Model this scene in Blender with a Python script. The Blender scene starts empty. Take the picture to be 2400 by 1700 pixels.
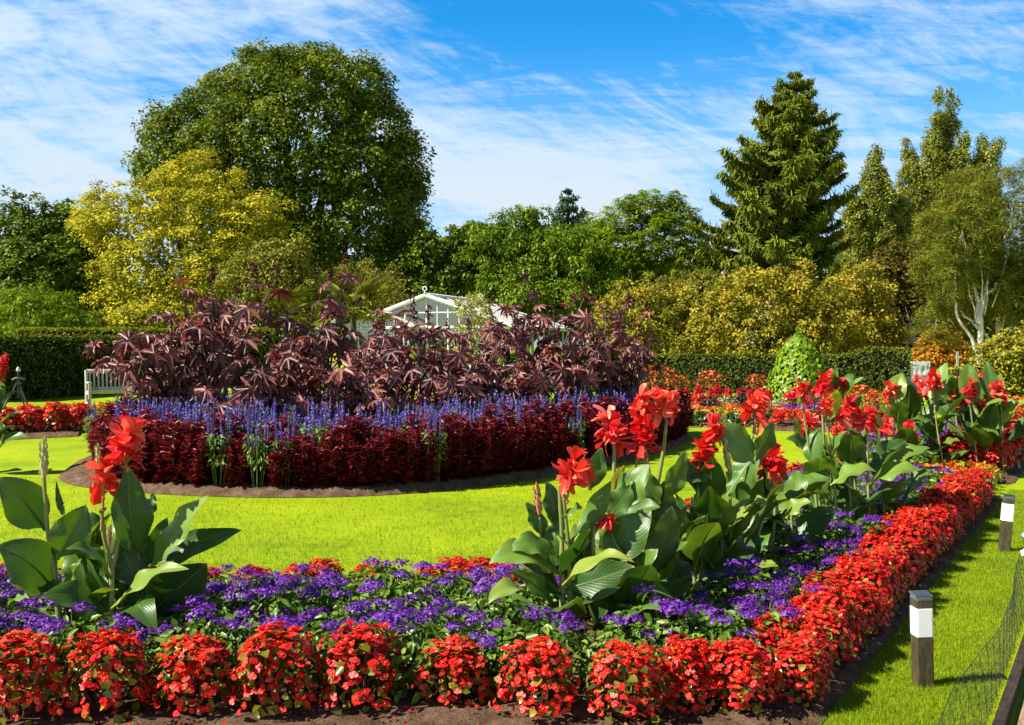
import bpy, math
import numpy as np
from mathutils import Vector

# ------------------------------------------------------------------ camera, sky, sun, exposure
S = bpy.context.scene
F, HZ, EYE = 2460.0, 808.0, 1.6          # focal length and horizon row for a 2400 x 1700 picture, eye height in metres
cam = bpy.data.cameras.new("camera")
cam.sensor_width = 36.0
cam.lens = 36.0 * F / 2400.0
cam.shift_y = (HZ - 850.0) / 2400.0
cam.clip_start, cam.clip_end = 0.05, 2000.0
camo = bpy.data.objects.new("camera", cam)
S.collection.objects.link(camo)
camo.location = (0, 0, EYE)
camo.rotation_euler = (math.pi / 2, 0, 0)
S.camera = camo

SUN_EL, SUN_AZ = math.radians(45.0), math.radians(16.0)     # azimuth: turned from due left towards the viewer's back
to_sun = Vector((-math.cos(SUN_EL) * math.cos(SUN_AZ), -math.cos(SUN_EL) * math.sin(SUN_AZ), math.sin(SUN_EL)))
sun = bpy.data.lights.new("sun", "SUN")
sun.energy, sun.angle, sun.color = 5.0, math.radians(0.5), (1.0, 0.93, 0.80)
suno = bpy.data.objects.new("sun", sun)
S.collection.objects.link(suno)
suno.rotation_euler = (-to_sun).to_track_quat('-Z', 'Y').to_euler()
suno.location = (-30, -10, 40)

S.view_settings.view_transform = 'Standard'
S.view_settings.look = 'None'
S.view_settings.exposure = 1.1
S.view_settings.gamma = 1.0
S.view_settings.use_curve_mapping = False

world = bpy.data.worlds.new("World")
S.world = world
world.use_nodes = True
wt = world.node_tree
wt.nodes.clear()
def wn(kind, **kw):
    n = wt.nodes.new(kind)
    for k, v in kw.items():
        setattr(n, k, v)
    return n
def wmath(op, a, b=None, clamp=False):
    n = wn('ShaderNodeMath', operation=op, use_clamp=clamp)
    for i, v in enumerate((a, b)):
        if v is None: continue
        if isinstance(v, (int, float)): n.inputs[i].default_value = v
        else: wt.links.new(v, n.inputs[i])
    return n.outputs[0]
sky = wn('ShaderNodeTexSky')
sky.sky_type = 'NISHITA'
sky.sun_disc = False
sky.sun_elevation = SUN_EL
sky.sun_rotation = math.atan2(to_sun.x, to_sun.y)
sky.air_density, sky.dust_density, sky.ozone_density = 1.0, 0.3, 3.0
tc = wn('ShaderNodeTexCoord')
sp = wn('ShaderNodeSeparateXYZ')
wt.links.new(tc.outputs['Generated'], sp.inputs[0])
X, Y, Z = sp.outputs[0], sp.outputs[1], sp.outputs[2]
zz = wmath('ADD', wmath('MAXIMUM', Z, 0.0), 0.16)
cx, cy = wmath('DIVIDE', X, zz), wmath('DIVIDE', Y, zz)
def cvec(sx, sy, ox=0.0, oy=0.0, shear=0.0):
    c = wn('ShaderNodeCombineXYZ')
    wt.links.new(wmath('ADD', wmath('MULTIPLY', wmath('ADD', cx, wmath('MULTIPLY', cy, shear)), sx), ox), c.inputs[0])
    wt.links.new(wmath('ADD', wmath('MULTIPLY', cy, sy), oy), c.inputs[1])
    return c.outputs[0]
def noise(vec, scale, detail, rough, dist=0.0):
    n = wn('ShaderNodeTexNoise')
    wt.links.new(vec, n.inputs['Vector'])
    n.inputs['Scale'].default_value, n.inputs['Detail'].default_value = scale, detail
    n.inputs['Roughness'].default_value, n.inputs['Distortion'].default_value = rough, dist
    return n.outputs['Fac']
def smooth(v, lo, hi):
    n = wn('ShaderNodeMapRange', interpolation_type='SMOOTHSTEP')
    wt.links.new(v, n.inputs[0])
    n.inputs[1].default_value, n.inputs[2].default_value = lo, hi
    return n.outputs[0]
def blob(dx, dz, rx, rz):
    ax = wmath('DIVIDE', wmath('SUBTRACT', wmath('DIVIDE', X, wmath('MAXIMUM', Y, 0.05)), dx), rx)
    az = wmath('DIVIDE', wmath('SUBTRACT', wmath('DIVIDE', Z, wmath('MAXIMUM', Y, 0.05)), dz), rz)
    r = wmath('ADD', wmath('MULTIPLY', ax, ax), wmath('MULTIPLY', az, az))
    return wmath('SUBTRACT', 1.0, smooth(r, 0.0, 1.0))
big = noise(cvec(0.55, 0.9, 3.1, 1.7, 0.25), 1.0, 3.0, 0.5)
streak = noise(cvec(0.5, 1.5, 5.0, 0.4, 0.75), 1.7, 10.0, 0.64, 1.1)
fine = noise(cvec(1.1, 3.6, 9.0, 2.0, 0.9), 3.2, 8.0, 0.65, 1.4)
dens = wmath('ADD', wmath('ADD', wmath('MULTIPLY', big, 0.45), wmath('MULTIPLY', streak, 0.72)), wmath('MULTIPLY', fine, 0.34))
dens = wmath('SUBTRACT', dens, wmath('MULTIPLY', blob(0.06, 0.285, 0.27, 0.12), 0.34))
dens = wmath('SUBTRACT', dens, wmath('MULTIPLY', blob(0.25, 0.36, 0.5, 0.12), 0.12))
dens = wmath('SUBTRACT', dens, wmath('MULTIPLY', blob(-0.30, 0.27, 0.16, 0.05), 0.13))
dens = wmath('SUBTRACT', dens, wmath('MULTIPLY', blob(0.42, 0.22, 0.3, 0.16), 0.10))
dens = wmath('ADD', dens, wmath('MULTIPLY', blob(-0.40, 0.24, 0.25, 0.10), 0.10))
dens = wmath('ADD', dens, wmath('MULTIPLY', blob(0.02, 0.17, 0.22, 0.09), 0.14))
dens = wmath('ADD', dens, wmath('MULTIPLY', wmath('MULTIPLY', blob(-0.497, 0.300, 0.055, 0.030), fine), 0.5))
def azel(ang, su, sv, ou, ov):
    ca_, sa_ = math.cos(ang), math.sin(ang)
    yy = wmath('MAXIMUM', Y, 0.05)
    ax, az = wmath('DIVIDE', X, yy), wmath('DIVIDE', Z, yy)
    c = wn('ShaderNodeCombineXYZ')
    wt.links.new(wmath('ADD', wmath('MULTIPLY', wmath('ADD', wmath('MULTIPLY', ax, ca_), wmath('MULTIPLY', az, sa_)), su), ou), c.inputs[0])
    wt.links.new(wmath('ADD', wmath('MULTIPLY', wmath('ADD', wmath('MULTIPLY', ax, -sa_), wmath('MULTIPLY', az, ca_)), sv), ov), c.inputs[1])
    return c.outputs[0]
wisp = noise(azel(math.radians(-17), 2.2, 11.0, 4.0, 1.3), 1.6, 10.0, 0.66, 1.6)
wisp2 = noise(azel(math.radians(-30), 5.0, 13.0, 1.0, 7.7), 2.0, 10.0, 0.68, 2.2)
dens = wmath('ADD', dens, wmath('MULTIPLY', wmath('SUBTRACT', wisp, 0.5), 0.75))
dens = wmath('ADD', dens, wmath('MULTIPLY', wmath('SUBTRACT', wisp2, 0.5), 0.45))
dens = wmath('ADD', dens, 0.02)
mask = smooth(dens, 0.40, 0.98)
horiz = smooth(Z, 0.30, 0.02)
mask = wmath('MAXIMUM', mask, wmath('MULTIPLY', horiz, 0.85))
# deep blue of the clear sky grades the physical sky towards the photograph's saturated blue
tint = wn('ShaderNodeMix', data_type='RGBA', blend_type='MULTIPLY')
tint.inputs[0].default_value = 1.0
wt.links.new(sky.outputs[0], tint.inputs[6])
tint.inputs[7].default_value = (0.10, 0.80, 1.22, 1.0)
cl = wn('ShaderNodeMix', data_type='RGBA')
wt.links.new(smooth(Z, 0.20, 0.015), cl.inputs[0])
cl.inputs[6].default_value = (3.9, 4.9, 5.9, 1)
cl.inputs[7].default_value = (5.6, 5.25, 4.9, 1)
mixc = wn('ShaderNodeMix', data_type='RGBA')
wt.links.new(mask, mixc.inputs[0])
wt.links.new(tint.outputs[2], mixc.inputs[6])
wt.links.new(cl.outputs[2], mixc.inputs[7])
# unseen sky above the view, made darker towards the zenith to deepen shadows
zen = wn('ShaderNodeMix', data_type='RGBA')
wt.links.new(smooth(Z, 0.34, 0.62), zen.inputs[0])
wt.links.new(mixc.outputs[2], zen.inputs[6])
zs = wn('ShaderNodeMix', data_type='RGBA', blend_type='MULTIPLY')
zs.inputs[0].default_value = 1.0
wt.links.new(sky.outputs[0], zs.inputs[6])
zs.inputs[7].default_value = (0.14, 0.22, 0.36, 1)
wt.links.new(zs.outputs[2], zen.inputs[7])
bg = wn('ShaderNodeBackground')
bg.inputs[1].default_value = 0.08
wt.links.new(zen.outputs[2], bg.inputs[0])
wo = wn('ShaderNodeOutputWorld')
wt.links.new(bg.outputs[0], wo.inputs[0])

cy_ = S.cycles
cy_.max_bounces, cy_.diffuse_bounces, cy_.glossy_bounces = 6, 3, 2
cy_.transmission_bounces, cy_.transparent_max_bounces = 4, 8
cy_.caustics_reflective = cy_.caustics_refractive = False
cy_.sample_clamp_indirect = 4.0

# ------------------------------------------------------------------ helpers
RNG = np.random.default_rng(7)
def P(px, py, d):
    """A point of the place at distance d that the picture shows at (px, py)."""
    return np.array([(px - 1200.0) / F * d, d, EYE - (py - HZ) / F * d])
def G(px, py, z=0.0):
    return P(px, py, F * (EYE - z) / (py - HZ))
def nrm(a):
    a = np.asarray(a, float)
    return a / np.maximum(np.linalg.norm(a, axis=-1, keepdims=True), 1e-9)

class MB:
    """Collects vertices, faces and one per-vertex vector (u, v, variation) and links them as ONE mesh."""
    def __init__(s):
        s.v, s.t, s.f, s.n, s.sm = [], [], [], 0, []
    def add(s, v, faces, mat=0, tc=None, smooth=True):
        v = np.asarray(v, np.float32).reshape(-1, 3)
        if tc is None: tc = np.zeros_like(v)
        elif np.isscalar(tc): tc = np.tile(np.array([[0, 0.5, tc]], np.float32), (len(v), 1))
        s.v.append(v); s.t.append(np.asarray(tc, np.float32).reshape(-1, 3))
        faces = np.asarray(faces, np.int64)
        if faces.ndim == 1: faces = faces[None]
        s.f.append((faces + s.n, mat, smooth)); s.n += len(v)
    def box(s, c, d, mat=0, rz=0.0, var=0.5, M=None):
        d = np.asarray(d, float) / 2
        v = np.array([[x, y, z] for z in (-1, 1) for y in (-1, 1) for x in (-1, 1)], float) * d
        if M is not None: v = v @ np.asarray(M).T
        if rz: v = v @ np.array([[math.cos(rz), math.sin(rz), 0], [-math.sin(rz), math.cos(rz), 0], [0, 0, 1]])
        v = v + np.asarray(c, float)
        s.add(v, [[0, 2, 3, 1], [4, 5, 7, 6], [0, 1, 5, 4], [2, 6, 7, 3], [0, 4, 6, 2], [1, 3, 7, 5]], mat, var, False)
    def tube(s, pts, rad, sides=7, mat=0, var=0.5, cap=True):
        pts = np.asarray(pts, float); n = len(pts)
        rad = np.broadcast_to(np.asarray(rad, float), (n,))
        tan = nrm(np.gradient(pts, axis=0))
        ref = np.array([0, 0, 1.0]) if abs(tan[0][2]) < 0.9 else np.array([1.0, 0, 0])
        a = nrm(np.cross(tan, ref)); b = np.cross(tan, a)
        th = np.arange(sides) / sides * 2 * math.pi
        v = pts[:, None] + rad[:, None, None] * (np.cos(th)[None, :, None] * a[:, None] + np.sin(th)[None, :, None] * b[:, None])
        i = np.arange(n - 1)[:, None] * sides; j = np.arange(sides)[None]; k = (j + 1) % sides
        f = np.stack([i + j, i + k, i + sides + k, i + sides + j], -1).reshape(-1, 4)
        tcv = np.zeros((n, sides, 3)); tcv[..., 0] = (np.arange(sides) / sides)[None]; tcv[..., 1] = np.linspace(0, 1, n)[:, None]; tcv[..., 2] = var
        s.add(v.reshape(-1, 3), f, mat, tcv)
        if cap:
            s.add(v[-1], [list(range(sides))], mat, var) if sides != 4 else s.add(v[-1], [[0, 1, 2, 3]], mat, var)
    def scatter(s, tv, tf, ttc, pos, fr, scale, var, mat=0, smooth=True):
        """Copies of one small shape (tv, tf) at pos with frames fr (columns x, y, z)."""
        pos = np.asarray(pos, float); N = len(pos)
        if N == 0: return
        sc = np.broadcast_to(np.asarray(scale, float).reshape(-1, 1) if np.ndim(scale) < 2 else np.asarray(scale, float), (N, 3))
        lv = tv[None] * sc[:, None]
        v = np.einsum('nij,nkj->nki', fr, lv) + pos[:, None]
        k = len(tv)
        t = np.zeros((N, k, 3), np.float32); t[..., :2] = ttc[None, :, :2]; t[..., 2] = np.broadcast_to(var, (N,))[:, None]
        f = (np.asarray(tf)[None] + (np.arange(N) * k)[:, None, None]).reshape(-1, np.asarray(tf).shape[1])
        s.add(v.reshape(-1, 3), f, mat, t.reshape(-1, 3), smooth)
    def mesh(s, name, mats):
        me = bpy.data.meshes.new(name)
        v = np.concatenate(s.v); t = np.concatenate(s.t)
        loops, starts, mi, sm, at = [], [], [], [], 0
        for f, m, smo in s.f:
            n, k = f.shape
            loops.append(f.reshape(-1)); starts.append(at + np.arange(n) * k); at += n * k
            mi.append(np.full(n, m)); sm.append(np.full(n, smo))
        loops = np.concatenate(loops).astype(np.int32); starts = np.concatenate(starts).astype(np.int32)
        me.vertices.add(len(v)); me.vertices.foreach_set("co", v.reshape(-1))
        me.loops.add(len(loops)); me.loops.foreach_set("vertex_index", loops)
        me.polygons.add(len(starts)); me.polygons.foreach_set("loop_start", starts)
        me.polygons.foreach_set("material_index", np.concatenate(mi).astype(np.int32))
        me.polygons.foreach_set("use_smooth", np.concatenate(sm).astype(bool))
        a = me.attributes.new("tc", 'FLOAT_VECTOR', 'POINT'); a.data.foreach_set("vector", t.reshape(-1))
        for m in (mats if isinstance(mats, (list, tuple)) else [mats]): me.materials.append(m)
        me.update(calc_edges=True)
        return me
    def obj(s, name, mats, parent=None):
        return link(name, s.mesh(name, mats), parent)

def link(name, me, parent=None):
    o = bpy.data.objects.new(name, me)
    S.collection.objects.link(o)
    if parent is not None: o.parent = parent
    return o
def tag(o, label, cat, group=None, kind=None):
    if label: o["label"] = label
    if cat: o["category"] = cat
    if group: o["group"] = group
    if kind: o["kind"] = kind
    return o
def thing(name, label, cat, loc=(0, 0, 0), rz=0.0, group=None):
    o = bpy.data.objects.new(name, None)
    o.empty_display_size = 0.1
    S.collection.objects.link(o)
    o.location = tuple(float(q) for q in loc); o.rotation_euler = (0, 0, rz)
    return tag(o, label, cat, group)
def dup(root, loc, rz=0.0, sc=1.0, label=None, group=None):
    r = root.copy(); S.collection.objects.link(r)
    r.location = tuple(float(q) for q in loc); r.rotation_euler = (0, 0, rz)
    r.scale = (sc, sc, sc) if np.isscalar(sc) else sc
    if label: r["label"] = label
    if group: r["group"] = group
    for ch in list(root.children):
        c = ch.copy(); S.collection.objects.link(c); c.parent = r
        for g in list(ch.children):
            e = g.copy(); S.collection.objects.link(e); e.parent = c
    return r
class Kinds:
    """A few differing plants of one kind: the first use of each moves the plant itself, later uses copy it."""
    def __init__(s, makers): s.m, s.used, s.i = makers, [False] * len(makers), 0
    def put(s, loc, rz, sc, label, group):
        k = s.i % len(s.m); s.i += 1
        if s.used[k]: return dup(s.m[k], loc, rz, sc, label, group)
        s.used[k] = True
        o = s.m[k]; o.location = tuple(float(q) for q in loc); o.rotation_euler = (0, 0, rz); o.scale = (sc, sc, sc) if np.isscalar(sc) else sc
        o["label"] = label; o["group"] = group
        return o

def frames(n, d):
    """Frames with z along n and y along d made square to n."""
    n = nrm(n); d = np.asarray(d, float)
    y = nrm(d - (d * n).sum(-1, keepdims=True) * n)
    x = np.cross(y, n)
    return np.stack([x, y, n], -1)
def rdir(n, rng=None):
    return nrm((rng or RNG).normal(size=(n, 3)))

def leaf_t(w=0.5, fold=0.12, droop=0.12, wide=0.45):
    """Six-point leaf folded along its midrib, one unit long."""
    v = np.array([[0, 0, 0], [w * .5, wide * .75, fold * w], [w * .36, wide + .28, fold * w * .7 - droop * .4], [0, 1, -droop],
                  [-w * .36, wide + .28, fold * w * .7 - droop * .4], [-w * .5, wide * .75, fold * w]], float)
    t = np.array([[0, 0], [1, .4], [.8, .72], [0, 1], [-.8, .72], [-1, .4]], float)
    return v, np.array([[0, 1, 2, 3], [0, 3, 4, 5]]), t
def quad_t(w=0.6, wide=0.5, bend=0.08):
    v = np.array([[0, 0, 0], [w * .5, wide, bend], [0, 1, 0], [-w * .5, wide, bend]], float)
    return v, np.array([[0, 1, 2, 3]]), np.array([[0, 0], [1, .5], [0, 1], [-1, .5]], float)
LEAF, QUAD, NARROW = leaf_t(), quad_t(), quad_t(0.28, .45)

# ------------------------------------------------------------------ materials
def ramp(nt, fac, cols, pos=None):
    r = nt.nodes.new('ShaderNodeValToRGB')
    el = r.color_ramp.elements
    pos = pos or [i / (len(cols) - 1) for i in range(len(cols))]
    while len(el) < len(cols): el.new(0.5)
    for e, c, p in zip(el, cols, pos): e.position = p; e.color = (*c, 1)
    nt.links.new(fac, r.inputs[0])
    return r.outputs[0]
def newmat(name):
    m = bpy.data.materials.new(name); m.use_nodes = True
    nt = m.node_tree; nt.nodes.clear()
    out = nt.nodes.new('ShaderNodeOutputMaterial')
    b = nt.nodes.new('ShaderNodeBsdfPrincipled')
    nt.links.new(b.outputs[0], out.inputs[0])
    return m, nt, b, out
def tcsep(nt):
    a = nt.nodes.new('ShaderNodeAttribute'); a.attribute_name = "tc"
    s = nt.nodes.new('ShaderNodeSeparateXYZ'); nt.links.new(a.outputs['Vector'], s.inputs[0])
    return s.outputs
def leafmat(name, cols, transl=0.25, rough=0.5, spec=0.3, tcol=None, rib=None, objvar=0.0):
    """A leaf or petal: colour by each piece's own variation, light passing through; rib = (colour, width) draws a midrib."""
    m, nt, b, out = newmat(name)
    u, v, w = tcsep(nt)
    fac = w
    if objvar:
        oi = nt.nodes.new('ShaderNodeObjectInfo')
        a = nt.nodes.new('ShaderNodeMath'); a.operation = 'MULTIPLY_ADD'
        nt.links.new(oi.outputs['Random'], a.inputs[0]); a.inputs[1].default_value = objvar; nt.links.new(w, a.inputs[2])
        s2 = nt.nodes.new('ShaderNodeMath'); s2.operation = 'SUBTRACT'; nt.links.new(a.outputs[0], s2.inputs[0]); s2.inputs[1].default_value = objvar / 2
        fac = s2.outputs[0]
    col = ramp(nt, fac, cols)
    if rib:
        ab = nt.nodes.new('ShaderNodeMath'); ab.operation = 'ABSOLUTE'; nt.links.new(u, ab.inputs[0])
        mr = nt.nodes.new('ShaderNodeMapRange'); nt.links.new(ab.outputs[0], mr.inputs[0])
        mr.inputs[1].default_value, mr.inputs[2].default_value = 0.0, rib[1]
        mr.inputs[3].default_value, mr.inputs[4].default_value = 0.8, 0.0
        mx = nt.nodes.new('ShaderNodeMix'); mx.data_type = 'RGBA'
        nt.links.new(mr.outputs[0], mx.inputs[0]); nt.links.new(col, mx.inputs[6]); mx.inputs[7].default_value = (*rib[0], 1)
        col = mx.outputs[2]
    nt.links.new(col, b.inputs['Base Color'])
    b.inputs['Roughness'].default_value = rough
    b.inputs['Specular IOR Level'].default_value = spec
    if transl > 0:
        tr = nt.nodes.new('ShaderNodeBsdfTranslucent')
        if tcol:
            mt = nt.nodes.new('ShaderNodeMix'); mt.data_type = 'RGBA'; mt.blend_type = 'MULTIPLY'; mt.inputs[0].default_value = 1
            nt.links.new(col, mt.inputs[6]); mt.inputs[7].default_value = (*tcol, 1); nt.links.new(mt.outputs[2], tr.inputs[0])
        else: nt.links.new(col, tr.inputs[0])
        ms = nt.nodes.new('ShaderNodeMixShader'); ms.inputs[0].default_value = transl
        nt.links.new(b.outputs[0], ms.inputs[1]); nt.links.new(tr.outputs[0], ms.inputs[2]); nt.links.new(ms.outputs[0], out.inputs[0])
    return m
def nodenoise(nt, scale, detail=4, rough=0.6, vec=None, stretch=None):
    n = nt.nodes.new('ShaderNodeTexNoise')
    n.inputs['Scale'].default_value, n.inputs['Detail'].default_value, n.inputs['Roughness'].default_value = scale, detail, rough
    if vec is None:
        t = nt.nodes.new('ShaderNodeTexCoord'); vec = t.outputs['Object']
    if stretch:
        mp = nt.nodes.new('ShaderNodeMapping'); mp.inputs['Scale'].default_value = stretch
        nt.links.new(vec, mp.inputs['Vector']); vec = mp.outputs[0]
    nt.links.new(vec, n.inputs['Vector'])
    return n.outputs['Fac']
def bump(nt, b, h, strength, dist):
    n = nt.nodes.new('ShaderNodeBump'); n.inputs['Strength'].default_value = strength; n.inputs['Distance'].default_value = dist
    nt.links.new(h, n.inputs['Height']); nt.links.new(n.outputs[0], b.inputs['Normal'])
def surfmat(name, cols, scale, rough=0.8, spec=0.3, bmp=0.3, dist=0.01, stretch=None, metallic=0.0, detail=6, pos=None):
    m, nt, b, out = newmat(name)
    f = nodenoise(nt, scale, detail, 0.65, stretch=stretch)
    nt.links.new(ramp(nt, f, cols, pos or [0.3 + 0.4 * i / (len(cols) - 1) for i in range(len(cols))]), b.inputs['Base Color'])
    b.inputs['Roughness'].default_value, b.inputs['Specular IOR Level'].default_value, b.inputs['Metallic'].default_value = rough, spec, metallic
    if bmp: bump(nt, b, f, bmp, dist)
    return m
M = {}
M['bark'] = surfmat('bark', [(.03, .022, .015), (.10, .075, .05)], 6, .9, .2, .6, .03, (1, 1, .25))
M['pale_bark'] = surfmat('pale_bark', [(.30, .25, .2), (.62, .57, .5), (.70, .66, .6)], 5, .8, .2, .4, .02, (1, 1, .5))
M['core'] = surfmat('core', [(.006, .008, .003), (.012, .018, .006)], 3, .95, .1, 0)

# ------------------------------------------------------------------ the setting: lawn, soil, path
def mat_lawn():
    m, nt, b, out = newmat('lawn')
    big = nodenoise(nt, 0.55, 4, .6)
    mid = nodenoise(nt, 7.0, 5, .7)
    fin = nodenoise(nt, 260.0, 3, .7, stretch=(1, .45, 1))
    def mul(a, k, c):
        n = nt.nodes.new('ShaderNodeMath'); n.operation = 'MULTIPLY_ADD'; nt.links.new(a, n.inputs[0]); n.inputs[1].default_value = k
        if isinstance(c, float): n.inputs[2].default_value = c
        else: nt.links.new(c, n.inputs[2])
        return n.outputs[0]
    f = mul(fin, .42, mul(mid, .45, mul(big, .75, -.31)))
    nt.links.new(ramp(nt, f, [(.10, .165, .003), (.225, .325, .003), (.315, .40, .004), (.40, .45, .008)], [.25, .45, .62, .85]), b.inputs['Base Color'])
    b.inputs['Roughness'].default_value = .85; b.inputs['Specular IOR Level'].default_value = .12
    bump(nt, b, fin, .5, .02)
    return m
M['lawn'] = mat_lawn()
gm = MB()
gm.add([[-400, -60, 0], [400, -60, 0], [400, 700, 0], [-400, 700, 0]], [[0, 1, 2, 3]], 0, None, False)
tag(gm.obj('lawn', M['lawn']), None, None, kind='structure')

def sinnoise(x, y, f, seed=0.0):
    return (np.sin(x * f * 1.7 + 1.3 * np.sin(y * f * 1.1 + seed)) + np.sin(y * f * 2.1 + 1.7 * np.sin(x * f * .9 + 2 * seed))
            + np.sin((x + y) * f * 3.3 + seed)) / 3
def soilmat():
    m, nt, b, out = newmat('soil')
    a = nodenoise(nt, 9, 6, .7); c = nodenoise(nt, 90, 5, .75)
    ad = nt.nodes.new('ShaderNodeMath'); ad.operation = 'MULTIPLY_ADD'
    nt.links.new(a, ad.inputs[0]); ad.inputs[1].default_value = .5
    h = nt.nodes.new('ShaderNodeMath'); h.operation = 'MULTIPLY'; nt.links.new(c, h.inputs[0]); h.inputs[1].default_value = .5
    nt.links.new(h.outputs[0], ad.inputs[2])
    nt.links.new(ramp(nt, ad.outputs[0], [(.035, .02, .012), (.105, .062, .037), (.20, .13, .082), (.31, .225, .155)], [.32, .47, .58, .72]), b.inputs['Base Color'])
    b.inputs['Roughness'].default_value = .95; b.inputs['Specular IOR Level'].default_value = .1
    bump(nt, b, ad.outputs[0], 1.0, .03)
    return m
M['soil'] = soilmat()
def strip_soil(name, A, B, nx, ny, hgt=0.05, seed=0.0):
    """Soil between polylines A and B, slightly mounded and crumbly, its edges cut down to the lawn."""
    def res(poly, n):
        poly = np.asarray(poly, float); L = np.r_[0, np.cumsum(np.linalg.norm(np.diff(poly, axis=0), axis=1))]
        q = np.linspace(0, L[-1], n)
        return np.stack([np.interp(q, L, poly[:, 0]), np.interp(q, L, poly[:, 1])], -1)
    def resn(poly, n):
        poly = np.asarray(poly, float); k = np.linspace(0, len(poly) - 1, n)
        return np.stack([np.interp(k, np.arange(len(poly)), poly[:, 0]), np.interp(k, np.arange(len(poly)), poly[:, 1])], -1)
    a, b = resn(A, nx), resn(B, nx)
    s = np.linspace(0, 1, ny)[None, :, None]
    xy = a[:, None] * (1 - s) + b[:, None] * s
    e = np.minimum(s[..., 0], 1 - s[..., 0]) * np.linalg.norm(b - a, axis=1)[:, None]
    z = 0.006 + hgt * np.clip(e / 0.2, 0, 1) ** .7
    z = z + np.clip(e / .06, 0, 1) * (.012 * sinnoise(xy[..., 0], xy[..., 1], 9, seed) + .007 * RNG.normal(size=z.shape))
    z = np.maximum(z, 0.005)
    v = np.concatenate([xy, z[..., None]], -1).reshape(-1, 3)
    i = (np.arange(nx - 1)[:, None] * ny + np.arange(ny - 1)[None]).reshape(-1)
    mb = MB(); mb.add(v, np.stack([i, i + ny, i + ny + 1, i + 1], -1), 0)
    return tag(mb.obj(name, M['soil']), None, None, kind='structure')
EDGE0, EDGED = np.array([1.30, 4.41]), nrm(np.array([3.29, 5.63]))           # lawn-side edge of the long bed
def edge(t, off=0.0): return EDGE0 + EDGED * t + np.array([-EDGED[1], EDGED[0]]) * off
TEND = 7.7
outer = [[-8, 3.88], [-3, 3.88], [0.9, 3.88], edge(0), edge(2), edge(4), edge(6), edge(TEND - .3), edge(TEND, .3)]
inner = [[-8, 6.2], [-3, 6.2], [-.75, 6.25], [-.35, 6.5], edge(2.9, 2.05), edge(4.4, 2.05), edge(6, 2.05), edge(TEND - .3, 2.05), edge(TEND, 1.8)]
strip_soil('soil_bed', outer, inner, 330, 70, .05, 1.0)
far_o = [edge(TEND + .75, .5), edge(TEND + 1.2, 0), edge(11, 0), edge(14, 0), edge(17, 0)]
far_i = [edge(TEND + .75, 1.8), edge(TEND + 1.2, 2.2), edge(11, 2.3), edge(14, 2.3), edge(17, 2.3)]
strip_soil('soil_bed', far_o, far_i, 120, 40, .05, 2.0)
def catmull(pts, n=12):
    p = np.asarray(pts, float); out = []
    N = len(p)
    for i in range(N):
        p0, p1, p2, p3 = p[i - 1], p[i], p[(i + 1) % N], p[(i + 2) % N]
        for t in np.linspace(0, 1, n, endpoint=False):
            out.append(.5 * (2 * p1 + (p2 - p0) * t + (2 * p0 - 5 * p1 + 4 * p2 - p3) * t * t + (3 * p1 - p0 - 3 * p2 + p3) * t ** 3))
    return np.array(out)
ISL = catmull([(-5.55, 12.9), (-4.5, 11.55), (-2.55, 10.95), (-.9, 11.35), (.65, 12.9), (2.0, 15.2), (3.0, 17.6), (2.9, 19.4), (1.4, 20.6), (-1.5, 21.0), (-4.6, 19.4), (-6.0, 16.2)], 10)
ISC = np.array([-1.7, 15.8])
ring = np.vstack([ISL, ISL[:1]])
strip_soil('soil_bed', ring, np.repeat(ISC[None] , len(ring), 0) + (ring - ISC) * .05, 360, 60, .09, 3.0)

# path along the right, with its timber edging
M['path'] = surfmat('path', [(.20, .12, .07), (.40, .26, .16), (.55, .40, .28)], 60, .95, .1, .8, .02)
M['timber'] = surfmat('timber', [(.018, .013, .009), (.06, .045, .03)], 14, .9, .2, .5, .01, (1, 1, .3))
PE0 = np.array([1.96, 4.35])
def pedge(t, off=0.0): return PE0 + EDGED * t - np.array([-EDGED[1], EDGED[0]]) * off
pm = MB()
a, b, c, d = pedge(-4, .11), pedge(16, .11), pedge(16, 2.6), pedge(-4, 2.6)
pm.add([[*a, .005], [*b, .005], [*c, .005], [*d, .005]], [[0, 3, 2, 1]], 0, None, False)
tag(pm.obj('path', M['path']), None, None, kind='structure')
tm = MB()
for k in range(6):
    q = (pedge(-3 + k * 3.0, .055) + pedge(k * 3.0 - .006, .055)) / 2
    tm.box([*q, .012], [.045, 2.99, .08], 0, math.atan2(EDGED[1], EDGED[0]) - math.pi / 2)
tag(tm.obj('path_edging', M['timber']), None, None, kind='structure')

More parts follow.
